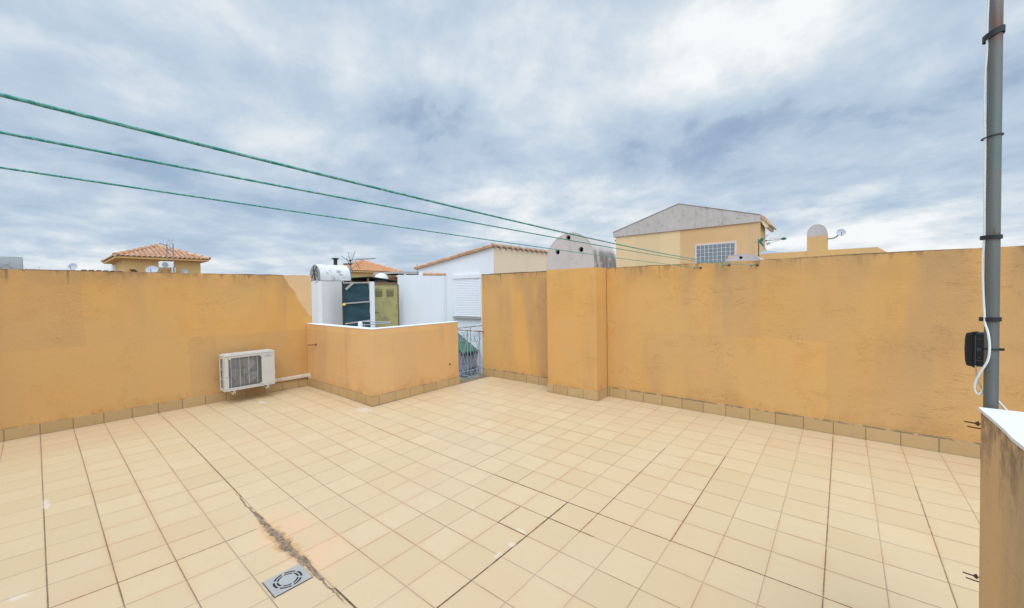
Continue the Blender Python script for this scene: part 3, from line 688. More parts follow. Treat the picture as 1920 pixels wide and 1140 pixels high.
c0 = pole(2.551); tie(2.551, .005, .004, tail=(c0-sdir*.040+Vector((0,0,-.006)), c0-sdir*.032+Vector((0,0,-.004)), .006, .006))
tie(2.095, .018, 0, cab=True)
c0 = pole(1.725); tie(1.719, .009, .001, n=2)
c0 = pole(1.590); tie(1.590, .006, 0, cab=False, tail=(c0+sdir*.024, c0+sdir*.038+Vector((0,0,.001)), .007, .011))
# white cable down the pole with its loop
pc = lambda x, y, z: Vector((x, y, z))
def cab(z, a_, b2): return pole(z) + sdir*a_*.70 - vdir*b2*.70
pts = [cab(4.0,-.026,.020), cab(3.45,-.028,.020), cab(3.20,-.026,.022), cab(3.10,-.029,.022), cab(3.02,-.030,.022), cab(2.93,-.031,.021), cab(2.84,-.037,.018), cab(2.70,-.039,.017), cab(2.58,-.034,.019), cab(2.45,-.033,.019), cab(2.25,-.033,.019), cab(2.10,-.032,.019), cab(1.99,-.038,.018), cab(1.86,-.034,.020),
       cab(1.73,-.024,.031), cab(1.70,-.020,.034), cab(1.66,-.006,.042), cab(1.60,.001,.044), cab(1.54,-.006,.043), cab(1.48,-.040,.032), cab(1.43,-.064,.022), cab(1.395,-.066,.016), cab(1.376,-.054,.010), cab(1.385,-.042,.0), cab(1.405,-.034,-.020), cab(1.39,-.015,-.045), cab(1.35,.02,-.055), cab(1.31,.06,-.06), cab(1.27,.12,-.06), cab(1.0,.15,-.09), cab(0.0,.15,-.12)]
def smooth_pts(p_, k=6):
    out = []
    for i in range(len(p_)-1):
        a_ = p_[max(0,i-1)]; b_ = p_[i]; c_ = p_[i+1]; d_ = p_[min(len(p_)-1,i+2)]
        for j in range(k):
            s = j/k; out.append(.5*((2*b_) + (c_-a_)*s + (2*a_-5*b_+4*c_-d_)*s*s + (3*b_-a_-3*c_+d_)*s**3))
    out.append(p_[-1]); return out
cb = MB().tube(smooth_pts(pts), .0043, 10).build('cable', M_cablew, smooth=True)
tag(cb, 'white cable strapped to the steel pole, looping beside the black housing', 'cable')
# black housing
t = thing('junction_box', 'black plastic housing strapped to the back of the steel pole', 'box', (.57, -3.69, 1.50))
R = Matrix.Rotation(math.radians(-22), 3, 'Z'); hc = Vector((.590, -3.692, 1.578)); HS = .74
def hb(m_, x0_, x1_, y0_, y1_, z0_, z1_):
    o_ = len(m_.v); m_.box(x0_, x1_, y0_, y1_, z0_, z1_); m_.v[o_:] = [tuple(R @ Vector((v[0]*HS, v[1]*HS, v[2]*.98)) + hc) for v in m_.v[o_:]]
m_ = MB(); hb(m_, -.022, .06, -.035, .035, -.080, .082); m_.build('body', M_dark, t, bevel=.006)
m_ = MB(); prof = [(-.030,-.083), (-.056,-.079), (-.063,-.055), (-.066,0), (-.064,.055), (-.058,.078), (-.030,.085)]
o_ = len(m_.v); m_.prism(prof, 'Y', -.042, .042); m_.v = [tuple(R @ Vector((v[0]*HS, v[1]*HS, v[2]*.98)) + hc) for v in m_.v]; m_.build('lid', M_dark, t, bevel=.003)
m_ = MB(); hb(m_, -.0295, -.0225, -.040, .040, -.086, .084); m_.build('seal', M_black, t)
m_ = MB()
for zz in (.050, -.052): hb(m_, -.018, .030, -.0385, -.0355, zz, zz+.004)
hb(m_, -.012, .008, -.041, -.0355, -.006, .010); hb(m_, -.021, -.015, -.040, -.0355, -.070, .072)
m_.lathe([(.006,0),(.004,.003)], tuple(R @ Vector((.0,-.0268,-.035)) + hc), tuple(R @ Vector((0,-1,0))), 10)
m_.build('clip', plain('dark_grey_clip', (.045,.06,.07), .5), t)
m_ = MB()
for k in range(4): hb(m_, -.052+k*.006, -.050+k*.006, -.0435, -.0415, -.07, .07)
m_.build('rib', M_black, t)
cg = MB().tube(smooth_pts([pc(.568,-3.712,1.505), pc(.569,-3.717,1.47), pc(.574,-3.724,1.435), pc(.584,-3.728,1.405), pc(.598,-3.71,1.385), pc(.60,-3.69,1.34), pc(.60,-3.69,0)]), .003, 8).build('cable', M_cableg, smooth=True)
tag(cg, 'thin grey cable hanging from the black housing on the pole', 'cable')

# ------------------------------------------------------------------ floor drain
dc = (-2.866, -5.44); hz = dip(*dc); ex = (dip(dc[0]+.1, dc[1]) - dip(dc[0]-.1, dc[1]))/.2; ey = (dip(dc[0], dc[1]+.1) - dip(dc[0], dc[1]-.1))/.2
t = thing('floor_drain', 'square steel floor drain with two rings of slots, beside the opened joint', 'drain', (dc[0], dc[1], hz))
RM = Matrix(((1,0,0),(0,1,0),(ex,ey,1)))
def dw(m_):
    m_.v = [tuple(RM @ Vector(v) + Vector((dc[0], dc[1], hz+.003))) for v in m_.v]; return m_
vs = []; fs = []
m_ = MB(); m_.box(-.106, .106, -.120, .120, .0, .0032)
plate = dw(m_)
pl = plate.build('plate', M_steel, t, bevel=.0012)
cu = MB()
for rr_, w_, off in ((.083, .0140, 0), (.062, .0125, .12)):
    for k in range(6):
        a0 = 2*PI*k/6 + off + .09; a1 = 2*PI*(k+1)/6 + off - .09; outl = []
        for i in range(13): a_ = a0+(a1-a0)*i/12; outl.append((math.cos(a_)*(rr_+w_/2), math.sin(a_)*(rr_+w_/2)))
        for i in range(13): a_ = a1-(a1-a0)*i/12; outl.append((math.cos(a_)*(rr_-w_/2), math.sin(a_)*(rr_-w_/2)))
        cu.prism(outl, 'Z', -.02, .02)
CUTD = dw(cu)
cut(pl, CUTD)
dw(MB().prism([(math.cos(2*PI*i/32)*.093, math.sin(2*PI*i/32)*.093) for i in range(32)], 'Z', -.0022, -.0004)).build('sump', M_black, t)
m_ = MB()
m_.tube([(math.cos(2*PI*i/48)*.098, math.sin(2*PI*i/48)*.101, .0032) for i in range(49)], .0012, 6, cap=False)
m_.lathe([(.006,.0032),(.004,.0045)], (0,0,0), (0,0,1), 12)
dw(m_).build('rim', M_steel, t, smooth=True)
# ------------------------------------------------------------------ beyond the terrace
GZ = -6.0
def tiles_face(mb, A, B, P, Q=None, w=.155, row=.23, r=.034):
    """half-round tiles running up a roof face from eave A-B to apex P (triangle) or to the line Q-P (quad: A-B-P-Q)"""
    A, B, P = Vector(A), Vector(B), Vector(P); e = (B-A); L = e.length; e.normalize()
    tri = Q is None; Q = P if tri else Vector(Q)
    up0 = (P+Q)/2 - (A+B)/2; up0 = up0 - e*up0.dot(e); nrm = e.cross(up0).normalized(); nrm = nrm if nrm.z > 0 else -nrm; upd = up0.normalized(); H = up0.length
    q0 = (Q-A).dot(e); p0 = (P-A).dot(e); n = max(2, int(L/w)); w = L/n
    mb.add([A, B, P] if tri else [A, B, P, Q], [(0,1,2)] if tri else [(0,1,2,3)])
    for i in range(n):
        x = (i+.5)*w
        h = H
        if x < q0: h = min(h, H*x/q0)
        if x > p0: h = min(h, H*(L-x)/max(1e-6, L-p0))
        k = 0; y = 0
        while y < h - .02:
            y1 = min(h, y+row); vs = []; fs = []
            for (yy, lift) in ((y, .03), (y1, .004)):
                for j in range(6):
                    an = PI*j/5; vs.append(A + e*(x + math.cos(an)*w*.40) + upd*yy + nrm*(math.sin(an)*r + lift))
            for j in range(5): fs.append((j, j+1, j+7, j+6))
            fs.append(tuple(range(6))); mb.add(vs, fs); y = y1
def hip_tiles(mb, a, b, r=.08):
    a, b = Vector(a), Vector(b); n = max(2, int((b-a).length/.38))
    for i in range(n):
        p = a.lerp(b, i/n); q = a.lerp(b, (i+1)/n); mb.tube([p + Vector((0,0,.045)), q + Vector((0,0,.025))], r, 8, rr=[r, r*.82])
def turret(name, label, x0, x1, y0, y1, ze, apex, mwall, mroof, ov=.28, group=None):
    t = thing(name, label, 'house', ((x0+x1)/2, (y0+y1)/2, GZ), group)
    MB().box(x0, x1, y0, y1, GZ, ze).build('wall', mwall, t)
    mb = MB(); c = [(x0-ov, y0-ov, ze-.02), (x1+ov, y0-ov, ze-.02), (x1+ov, y1+ov, ze-.02), (x0-ov, y1+ov, ze-.02)]
    for i in range(4): tiles_face(mb, c[i], c[(i+1) % 4], apex); hip_tiles(mb, c[i], apex, .075)
    mb.lathe([(.09,0),(.09,.08),(.03,.12)], (apex[0], apex[1], apex[2]), (0,0,1), 8)
    roof = mb.build('roof', mroof, t)
    MB().box(x0-ov+.03, x1+ov-.03, y0-ov+.03, y1+ov-.03, ze-.10, ze-.025).build('eave', mwall, roof)
    return t
# far left turret
t = turret('house', 'small ochre tower house under a hipped tile roof above the long left wall', -25.7, -22.0, -4.2, -1.72, 3.56, (-23.85, -2.90, 4.20), M_far, M_rt)
# things fixed to its walls and standing by it
MB().box(-21.998, -21.96, -3.55, -3.08, 2.6, 3.14).build('panel', M_far2, t)
MB().prism([(-3.88, 3.03), (-3.80, 2.93), (-3.96, 2.93-.0)][::1] + [(-4.04, 3.03)], 'X', -21.995, -21.9).build('lamp', M_rust, t)
def split_unit(loc, label, sy=.55, sz=.42, sx=.32):
    x, y, z = loc; t_ = thing('air_conditioner', label, 'air conditioner', (x, y, z))
    MB().box(x, x+sx, y, y+sy, z, z+sz).build('casing', M_whitep, t_, bevel=.02)
    MB().lathe([(.17*sz/.42, 0), (.17*sz/.42, .006)], (x+sx, y+sy*.38, z+sz*.5), (1,0,0), 20).build('fan_grille', M_acfin, t_)
    m_ = MB(); m_.box(x-.5, x+sx, y+.05, y+.08, z-.04, z-.002); m_.bar((x+sx-.02,y+.065,z-.03),(x-.4,y+.065,z-.45),.03); m_.build('bracket', M_frame, t_)
    MB().box(x-.5, x+sx, y+sy-.08, y+sy-.05, z-.04, z-.002).build('bracket', M_frame, t_)
split_unit((-21.5, -3.22, 3.10), 'white air conditioner on brackets on the far ochre tower house', .44, .25, .28)
b_ = MB().box(-21.99, -21.80, -2.76, -2.62, 2.93, 3.13).build('meter_box', M_whitep, bevel=.01); tag(b_, 'small white box right of the far air conditioner', 'box')
b_ = MB().box(-24.6, -24.2, -4.32, -4.205, 2.95, 3.33).build('wall_cabinet', M_whitep, bevel=.01); tag(b_, 'pale wall cabinet under the left eave of the far tower house', 'cabinet')
def dish(c, axis, r, label, mast=None, group=None, arm=None):
    t_ = thing('satellite_dish', label, 'satellite dish', mast or c, group); c = Vector(c); ax = Vector(axis).normalized()
    prof = [(r*k/7, .28*r*(k/7)**2) for k in range(8)]
    u = ax.orthogonal().normalized(); w_ = ax.cross(u); vs = []; fs = []; n = 28
    for side in (0, 1):
        for (rr_, h) in prof:
            for k in range(n): an = 2*PI*k/n; vs.append(c + ax*(h - side*.008) + (u*math.cos(an) + w_*math.sin(an))*max(rr_, .001))
    for side in (0, 1):
        for i in range(7):
            for k in range(n): a_ = side*8*n + i*n+k; b2 = side*8*n + i*n+(k+1) % n; fs.append((a_, b2, b2+n, a_+n))
    for k in range(n): fs.append((7*n+k, 7*n+(k+1) % n, 15*n+(k+1) % n, 15*n+k))
    MB().add(vs, fs).build('reflector', M_dish, t_, smooth=True)
    dn = Vector((0,0,-1)); dn = (dn - ax*dn.dot(ax)).normalized()
    m_ = MB(); tip = c + ax*r*1.05 + dn*r*.35; m_.tube([c + dn*r*.97 + ax*.2*r, tip], r*.035+.004, 6); m_.tube([tip - ax*.03, tip + ax*r*.16], r*.10, 8); m_.build('feed_arm', M_alu, t_)
    if arm: MB().tube(arm, .016, 8).build('mast', M_alu, t_, smooth=True)
    elif mast: MB().tube([mast, tuple(c - ax*.05)], .018, 8).build('mast', M_alu, t_)
    return t_
dish((-21.5, -3.42, 2.98), (.8, -.3, .5), .20, 'grey satellite dish on the far tower house, left of its air conditioner', mast=(-21.7, -3.42, 2.3))
dish((-21.3, -2.42, 2.92), (.75, .5, .4), .15, 'pale satellite dish at the right corner of the far tower house', mast=(-21.5, -2.42, 2.3))
dish((-25.0, -5.43, 3.22), (.8, -.5, .35), .16, 'tiny satellite dish on a stick, just above the left wall beside the tower house', mast=(-25.05, -5.43, 2.2))
def yagi(base, top, d, length, label, n=9, el=.16, mat=None, ref=True, cross=None, group=None):
    t_ = thing('tv_antenna', label, 'antenna', base, group); d = Vector(d).normalized(); top = Vector(top); side = d.cross(Vector((0,0,1))).normalized(); mat = mat or M_alu
    MB().tube([base, tuple(top + Vector((0,0,.06)))], .016, 8).build('mast', M_alu, t_)
    m_ = MB(); m_.tube([top - d*.10, top + d*length], .009, 6)
    for i in range(n):
        q = top + d*(.12 + (length-.14)*i/(n-1)); m_.tube([q - side*el*(1-.3*i/n), q + side*el*(1-.3*i/n)], .004, 5)
    m_.build('boom', mat, t_)
    if ref:
        r_ = MB()
        for s2 in (-1, 1):
            a_ = top - d*.06; tip = a_ - d*.16*0 + Vector((0,0,s2*.30)) + d*(-.02)
            tip = a_ + (Vector((0,0,s2))*.85 + (-d if False else d)*-.35).normalized()*.33
            for w_ in (-.14, .14): r_.tube([a_ + side*w_*.35, tip + side*w_], .006, 5)
            for k in range(5): q = a_.lerp(tip, (k+1)/5); r_.tube([q - side*.15, q + side*.15], .003, 4)
        r_.build('reflector', mat, t_)
    return t_
yagi((-21.4, -2.96, 3.4), (-21.4, -2.96, 4.02), (.3, -.5, .12), .30, 'small antenna standing before the far tiled roof', 4, .10)
m_ = MB().tube([(-21.3, -2.77, 2.4), (-21.3, -2.77, 4.12)], .02, 8).build('mast_pole', M_alu); tag(m_, 'thin bare mast right of the small antenna before the far tiled roof', 'pole')

# low roof edge left of the tower house
t = thing('house', 'low ochre house edge with a thin tile verge showing over the left wall', 'house', (-15.5, -5.2, GZ))
MB().box(-16.5, -15.0, -5.70, -5.0, GZ, 2.575).build('wall', M_far, t)
mb = MB(); tiles_face(mb, (-14.9, -5.74, 2.590), (-14.9, -4.95, 2.575), (-16.5, -4.95, 2.575), (-16.5, -5.74, 2.590), w=.12, r=.012); mb.build('roof', M_rtpale, t)
# lichen-covered chimney cap at the left frame edge
t = thing('chimney', 'grey lichen-stained concrete chimney cap showing over the wall at the far left', 'chimney', (-15, -7.3, GZ))
MB().box(-15.6, -14.62, -8.0, -6.66, GZ, 2.42).build('stack', M_far, t)
barrel(-15.62, -14.6, -8.02, -6.67, 2.4201, 2.46, 2.90, 'cap', M_capold, M_capold, t)
# leafy plant beside it
t = thing('potted_plant', 'low dark leafy plant just right of the lichen-stained chimney cap', 'plant', (-13.0, -6.5, 1.9))
m_ = MB(); rn = random.Random(5)
for i in range(260):
    c = Vector((-13.0 + rn.gauss(0,.12), -6.50 + rn.uniform(-.16,.16), 2.30 + abs(rn.gauss(0,.07)))); a_ = Vector((rn.gauss(0,1), rn.gauss(0,1), rn.gauss(0,.6))).normalized()*.035; b2 = a_.orthogonal().normalized()*.014
    m_.add([c-a_, c+b2, c+a_, c-b2], [(0,1,2,3)])
m_.build('foliage', M_leaf, t); MB().lathe([(.13,0),(.17,.36),(.15,.36)], (-13.0,-6.5,1.93), (0,0,1), 16).build('pot', M_rt, t); MB().box(-13.3,-12.7,-6.8,-6.2,1.7,1.93).build('stand', M_conc, t)

# whitewashed chimney with barrel cap
t = thing('chimney', 'whitewashed chimney with a mould-spotted barrel cap, just past the end of the left wall', 'chimney', (-11.85, -.8, GZ))
MB().box(-12.22, -11.5, -1.2, -.52, GZ, 2.305).build('stack', M_white2, t, bevel=.01)
barrel(-12.235, -11.485, -1.215, -.31, 2.306, 2.40, 2.79, 'cap', M_capwhite, M_capold, t)
m_ = MB(); cc = Vector((-11.86, -1.222, 2.52))
for (ax_, az_, bx_, bz_) in ((-.20,-.12,.16,.20), (.05,-.20,-.08,.22), (.18,-.10,-.16,.12), (-.05,.02,.02,-.22), (.10,.10,.20,-.02)): m_.bar(cc + Vector((ax_,0,az_)), cc + Vector((bx_,0,bz_)), .014, .014, up=(0,1,0))
m_.build('vent_grille', M_rust, t)
MB().lathe([(.27,0),(.27,.004)], (-11.86,-1.2085,2.52), (0,-1,0), 28).build('vent_back', M_capwhite, t)
t = thing('flue_pipe', 'short black flue pipe with a flat cap above the whitewashed chimney', 'flue', (-11.9, -.54, 2.0))
MB().lathe([(.055,0),(.055,.96)], (-11.95, -.54, 2.0), (0,0,1), 16).build('pipe', M_dark, t, smooth=True)
MB().lathe([(.065,.0),(.105,.025),(.105,.04),(.03,.055)], (-11.95, -.54, 2.965), (0,0,1), 16).build('cap', M_dark, t, smooth=True)
# tv antenna in front of the green canopy
t = thing('tv_antenna', 'large television antenna on a mast beside the whitewashed chimney', 'antenna', (-12.2, .09, 1.0))
MB().tube([(-12.2,.09,1.0), (-12.2,.08,3.02)], .016, 8).build('mast', M_alu, t)
m_ = MB(); m_.tube([(-12.2,.03,3.00), (-12.15,.94,3.09)], .012, 6)
for i in range(11): y_ = .28+.064*i; zc = 3.0+.09*(y_+.0)/.94; m_.tube([(-12.33, y_, zc+.0), (-12.05, y_, zc+.02)], .005, 5)
m_.build('boom', M_alu, t)
m_ = MB()
for a_, b2 in (((-12.2,.06,2.98),(-12.25,.02,3.27)), ((-12.15,.10,2.98),(-12.1,.20,3.29)), ((-12.2,.04,2.96),(-12.25,-.20,3.12)), ((-12.2,.04,2.90),(-12.2,.10,2.72)), ((-12.2,-.05,3.05),(-12.15,.12,2.62)), ((-12.2,.25,2.98),(-12.2,.42,2.73)), ((-12.2,.15,2.98),(-12.1,.30,2.70))): m_.tube([a_, b2], .009, 6)
for k in range(6):
    z_ = 3.05+.04*k; m_.tube([(-12.25,.03-.001*k,z_), (-12.1,.13+.015*k,z_+.015)], .0035, 4)
for k in range(5): z_ = 2.92-.04*k; m_.tube([(-12.3,.03,z_), (-12.1,.07,z_)], .004, 4)
m_.build('reflector', M_alu, t)
m_ = MB(); m_.tube([(-12.2,-.16,2.86), (-12.15,.12,2.88)], .022, 8); m_.lathe([(.035,-.03),(.035,.03)], (-12.2,.08,2.98), (0,0,1), 10); m_.build('clamp', M_dark, t)

# teal shade net on battens between the chimney and the white post
t = thing('shade_screen', 'dark teal shade net stretched on battens between the whitewashed chimney and a white post', 'screen', (-10.9, -.45, .3))
vs = []; fs = []; ny, nz = 28, 34
for j in range(nz+1):
    for i in range(ny+1):
        y = -.872 + .84*i/ny; z = .45 + 1.77*j/nz; wv = .018*math.sin(y*13+z*2.1)+.012*math.sin(z*17+y*5); vs.append((-10.92+wv, y, z + (.018*math.sin(y*9) if j == nz else 0)))
for j in range(nz):
    for i in range(ny): q = j*(ny+1)+i; fs.append((q, q+1, q+ny+2, q+ny+1))
o_ = MB().add(vs, fs).build('net', M_mesh, t, smooth=True)
sd = o_.modifiers.new('thick', 'SOLIDIFY'); sd.thickness = .004
for (z0_, z1_, y0_, y1_) in ((1.625, 1.660, -.85, -.06), (1.045, 1.095, -.83, -.03), (2.215, 2.24, -.86, -.03)):
    MB().bar((-10.885, y0_, z0_), (-10.885, y1_, z1_), .03, .035).build('batten', M_woodg, t)
MB().bar((-10.90, -.875, .3), (-10.90, -.875, 2.26), .025, .025).build('batten', M_rust, t)
MB().bar((-10.86, -.80, 2.03), (-10.86, -.56, 2.23), .02, .055).build('batten', M_woodg, t)
MB().lathe([(.02,-.03),(.05,-.01),(.04,.02),(.015,.05)], (-10.86, -.86, 1.59), (0,0,1), 10).build('tie', M_yellow, t)
t = MB().box(-11.0, -10.88, -.028, .125, GZ, 2.262).build('post', M_white, bevel=.008); tag(t, 'square white rendered post between the teal net and the olive door', 'post')
# olive metal door
t = thing('metal_door', 'olive painted metal door with two louvred vents, stained brown below', 'door', (-11.2, .7, .1))
MB().box(-11.24, -11.2, .30, 1.15, .1, 2.165).build('leaf', M_olive, t, bevel=.004)
m_ = MB(); m_.box(-11.26, -11.19, 1.155, 1.20, .1, 2.20); m_.box(-11.26, -11.19, .26, 1.155, 2.17, 2.205); m_.build('frame', M_oliveslot, t)
for (ya, yb) in ((.335,.585), (.735,1.0)):
    v_ = MB()
    v_.box(-11.2, -11.193, ya, yb, 1.80, 1.815); v_.box(-11.2, -11.193, ya, yb, 2.02, 2.035); v_.box(-11.2, -11.193, ya, ya+.015, 1.816, 2.019); v_.box(-11.2, -11.193, yb-.015, yb, 1.816, 2.019)
    for k in range(5): z_ = 1.83+.039*k; v_.add([(-11.1995,ya+.016,z_), (-11.1995,yb-.016,z_), (-11.180,yb-.016,z_-.012), (-11.180,ya+.016,z_-.012), (-11.1995,ya+.016,z_+.014), (-11.1995,yb-.016,z_+.014)], [(0,1,2,3),(3,2,5,4)])
    v_.build('vent', M_oliveslot, t)
MB().tube([(-11.195,.31,1.30), (-11.16,.33,1.30), (-11.16,.42,1.30)], .012, 6).build('handle', M_rust, t)
# timber and green canopy behind
t = thing('canopy', 'shallow dark green canopy roof on brown timber behind the olive door', 'canopy', (-13.5, 1, GZ))
m_ = MB(); m_.prism([(-.6, 2.34), (.93, 2.475), (2.25, 2.32), (2.25, 2.35), (.93, 2.505), (-.6, 2.37)], 'X', -15.5, -12.5); m_.build('roof_sheet', M_canopy, t)
m_ = MB(); m_.box(-12.62, -12.54, -.6, 2.25, 2.20, 2.302); m_.build('beam', M_beam, t)
m_ = MB(); m_.box(-12.60, -12.55, .87, .93, 2.3025, 2.472); m_.build('post', M_beam, t)
for y_ in (-.5, 2.15): MB().box(-12.62, -12.54, y_-.04, y_+.04, GZ, 2.1985).build('post', M_beam, t)
MB().box(-15.3, -12.7, -.5, 2.1, GZ, 2.2).build('backing_wall', M_white2, t)
# mid tower house
t = turret('house', 'ochre tower house with an orange hipped roof behind the large antenna', -27.8, -24.0, 6.45, 9.75, 3.42, (-25.9, 8.30, 4.22), M_far2, M_rt2, ov=.30)
# round white tank, pergola slab, thin mast
t = thing('water_tank', 'small rounded white tank behind the white low wall', 'tank', (-13.2, 1.8, 2.0))
MB().lathe([(.24,0),(.25,.06),(.25,.50),(.20,.60),(.06,.66)], (-13.2, 1.82, 2.0), (0,0,1), 24).build('shell', M_whitep, t, smooth=True)
MB().box(-13.6, -12.8, 1.4, 2.3, GZ, 1.999).build('stand', M_white2, t)
t = thing('pergola', 'flat beige pergola slab on posts behind the white low wall', 'pergola', (-13.5, 3, 0))
MB().box(-14.5, -13.0, 2.27, 3.72, 2.66, 2.745).build('roof_slab', M_conc, t)
for y_ in (2.75, 3.55): MB().box(-13.08, -13.0, y_-.04, y_+.04, GZ, 2.659).build('post', M_whitep, t)
MB().box(-14.6, -13.3, 2.2, 3.8, GZ, 2.56).build('back_wall', M_beam, t)
t = MB().tube([(-13.0, 3.33, 1.6), (-13.0, 3.31, 3.06)], .016, 8).build('mast_pole', M_alu); tag(t, 'thin grey mast rising behind the white low wall', 'pole')
# white low wall with tile coping
t = thing('white_wall', 'white rendered wall with a short row of coping tiles, left of the white house', 'wall', (-10.4, 1.52, GZ))
MB().prism([(-11.62, GZ), (-9.22, GZ), (-9.22, 2.435), (-11.62, 2.53)], 'Y', 1.45, 1.549).build('wall_body', M_white, t)
m_ = MB()
for k in range(3): a_ = Vector((-10.22+.34*k, 1.48, 2.495-.014*k)); m_.tube([a_, a_+Vector((.33,0,-.02))], .05, 10, rr=[.052,.044])
m_.build('coping', M_rt, t)
# white house
t = thing('house', 'white house with a monopitch tile roof and a closed white roller shutter', 'house', (-9, 5, GZ))
MB().prism([(-10.57, GZ), (-7.26, GZ), (-7.26, 3.13), (-10.57, 2.71)], 'Y', 1.55, 1.70).build('gable_wall', M_white, t)
MB().prism([(-10.57, GZ), (-7.2605, GZ), (-7.2605, 3.125), (-10.57, 2.705)], 'Y', 1.7005, 8).build('wall', M_white, t)
MB().box(-7.26, -7.255, 1.552, 8.0, GZ, 3.10).build('side_wall', M_cream, t)
m_ = MB(); A = Vector((-10.72, 1.47, 2.70)); B = Vector((-7.24, 1.47, 3.155)); n = 10
m_.add([A, B, (B.x, 8, B.z), (A.x, 8, A.z), A-Vector((0,0,.03)), B-Vector((0,0,.03)), (B.x,8,B.z-.03), (A.x,8,A.z-.03)], [(0,1,2,3),(4,5,6,7),(0,1,5,4)])
for j in range(26):
    y_ = 1.50 + j*.25
    for i in range(n):
        p = A.lerp(B, i/n); q = A.lerp(B, (i+1)/n); p.y = q.y = y_; m_.tube([p+Vector((0,0,.028)), q+Vector((0,0,.012))], .04, 8, rr=[.042,.034])
roof = m_.build('roof', M_rt, t)
m_ = MB()
for i in range(17): y_ = 1.48+.38*i; m_.tube([(-7.245, y_, 3.182), (-7.245, y_+.38, 3.172)], .05, 10, rr=[.048,.040])
for j in range(26): y_ = 1.56+.25*j; m_.tube([(-7.30, y_, 3.155), (-7.18, y_, 3.13)], .04, 8)
m_.build('ridge', M_rtpale, roof)
wd = MB(); wd.box(-8.86, -8.80, 1.52, 1.549, 1.19, 2.30); wd.box(-7.83, -7.77, 1.52, 1.549, 1.19, 2.30); wd.box(-8.88, -7.75, 1.50, 1.549, 2.301, 2.42)
win = wd.build('window', M_whitep, t, bevel=.004)
m_ = MB()
for k in range(22):
    z_ = 1.195 + k*.0502; m_.prism([(1.530, z_), (1.524, z_+.006), (1.522, z_+.026), (1.526, z_+.044), (1.534, z_+.0495)], 'X', -8.799, -7.831)
m_.build('shutter', M_shutter, win)
MB().box(-8.88, -7.76, 1.47, 1.549, 1.135, 1.185).build('sill', M_sill, win)
# shed with green roof
t = thing('shed', 'lilac-grey shed under a sloping green roof, seen through the iron railing', 'shed', (-8.6, 1.2, GZ))
ux = Vector((-.83, 0, .444)).normalized(); E0 = Vector((-7.9, .92, .245))
def P_(s, y, dz=0): v = E0 + ux*s; return (v.x, y, v.z+dz)
m_ = MB(); m_.add([P_(0,.92), P_(0,1.548), P_(1.6,1.548), P_(1.6,.92), P_(0,.92,-.03), P_(0,1.548,-.03), P_(1.6,1.548,-.03), P_(1.6,.92,-.03)], [(0,1,2,3),(4,7,6,5),(0,4,5,1),(1,5,6,2),(2,6,7,3),(3,7,4,0)])
for k in range(5): y_ = .96+.13*k; m_.bar(P_(0,y_,.004), P_(1.6,y_,.004), .03, .012)
m_.build('roof', M_shedroof, t)
MB().prism([(-9.25, GZ), (-7.98, GZ), (-7.98, .20), (-9.25, .87)], 'Y', .98, 1.545).build('wall', M_shedwall, t)
MB().bar((-7.93, .93, .185), (-7.93, 1.545, .185), .03, .055).build('gutter', M_dark, t)
# white houseside below the cream wall is the same house; courtyard railing in dark iron
def scroll_panel(m_, O, ax, w_, z0_, z1_, r=.006, flip=1, rs=.10):
    """a slanted bar ending in a spiral at both ends"""
    O = Vector(O); ax = Vector(ax)
    def sp(c, r0, a0, a1, turns_shrink, n=26):
        out = []
        for i in range(n+1):
            f = i/n; an = a0+(a1-a0)*f; rad = r0*(1-turns_shrink*f); out.append(c + ax*math.cos(an)*rad + Vector((0,0,1))*math.sin(an)*rad)
        return out
    f = flip; H = z1_-z0_
    ct = O + ax*(f*w_*.36 if f > 0 else -w_*.36) + Vector((0,0,z1_-.16)) if False else O + ax*(f*.04) + Vector((0,0,z1_-.17))
    cbm = O + ax*(-f*.05 + f*.22) + Vector((0,0,z0_+.14))
    top = sp(ct, rs, PI if f > 0 else 0, (PI if f > 0 else 0) - f*PI*2.4, .72)
    bot = sp(cbm, rs*.85, 0 if f > 0 else PI, (0 if f > 0 else PI) - f*PI*2.3, .7)
    m_.tube(list(reversed(top)) + bot, r, 6)
def railing(name, label, O, ax, L, z0_, z1_, bars, scrolls, mat, mtop, group):
    t_ = thing(name, label, 'railing', tuple(Vector(O) + Vector((0,0,z0_))), group); O = Vector(O); ax = Vector(ax)
    MB().bar(O + Vector((0,0,z1_)), O + ax*L + Vector((0,0,z1_)), .032, .022).build('handrail', mtop, t_, bevel=.003)
    MB().bar(O + Vector((0,0,z0_+.06)), O + ax*L + Vector((0,0,z0_+.06)), .022, .014).build('bottom_rail', mat, t_)
    for s_ in bars: MB().bar(O + ax*s_ + Vector((0,0,z0_)), O + ax*s_ + Vector((0,0,z1_-.012)), .014, .014).build('bar', mat, t_)
    for s_, f_ in scrolls:
        q = MB(); scroll_panel(q, O + ax*s_, ax, .3, z0_+.02, z1_-.03, flip=f_); q.build('scroll', mat, t_, smooth=True)
railing('iron_railing', 'grey-blue scrolled iron railing with a rusting handrail, between the low wall and the wall end', (-7.13, -.02, 0), (1,0,0), .955, -.14, .995, [.06, .43, .83], [(.17,1), (.36,-1), (.57,1), (.76,-1)], M_iron, M_railtop, 'scrolled iron railings at the stair gap')
railing('iron_railing', 'further scrolled iron railing with a grey handrail, beyond the rusting one', (-7.15, .02, 0), (0,1,0), 1.6, -.14, 1.02, [.05, .50, .95, 1.4], [(.18,1), (.37,-1), (.68,1), (.85,-1)], M_iron, M_railtop, 'scrolled iron railings at the stair gap')
railing('iron_railing', 'low dark ornate railing below the lilac-grey shed', (-7.85, .5, 0), (0,1,0), 1.0, -.62, -.22, [.02+.16*k for k in range(7)], [], M_dark, M_dark, None)
m_ = MB()
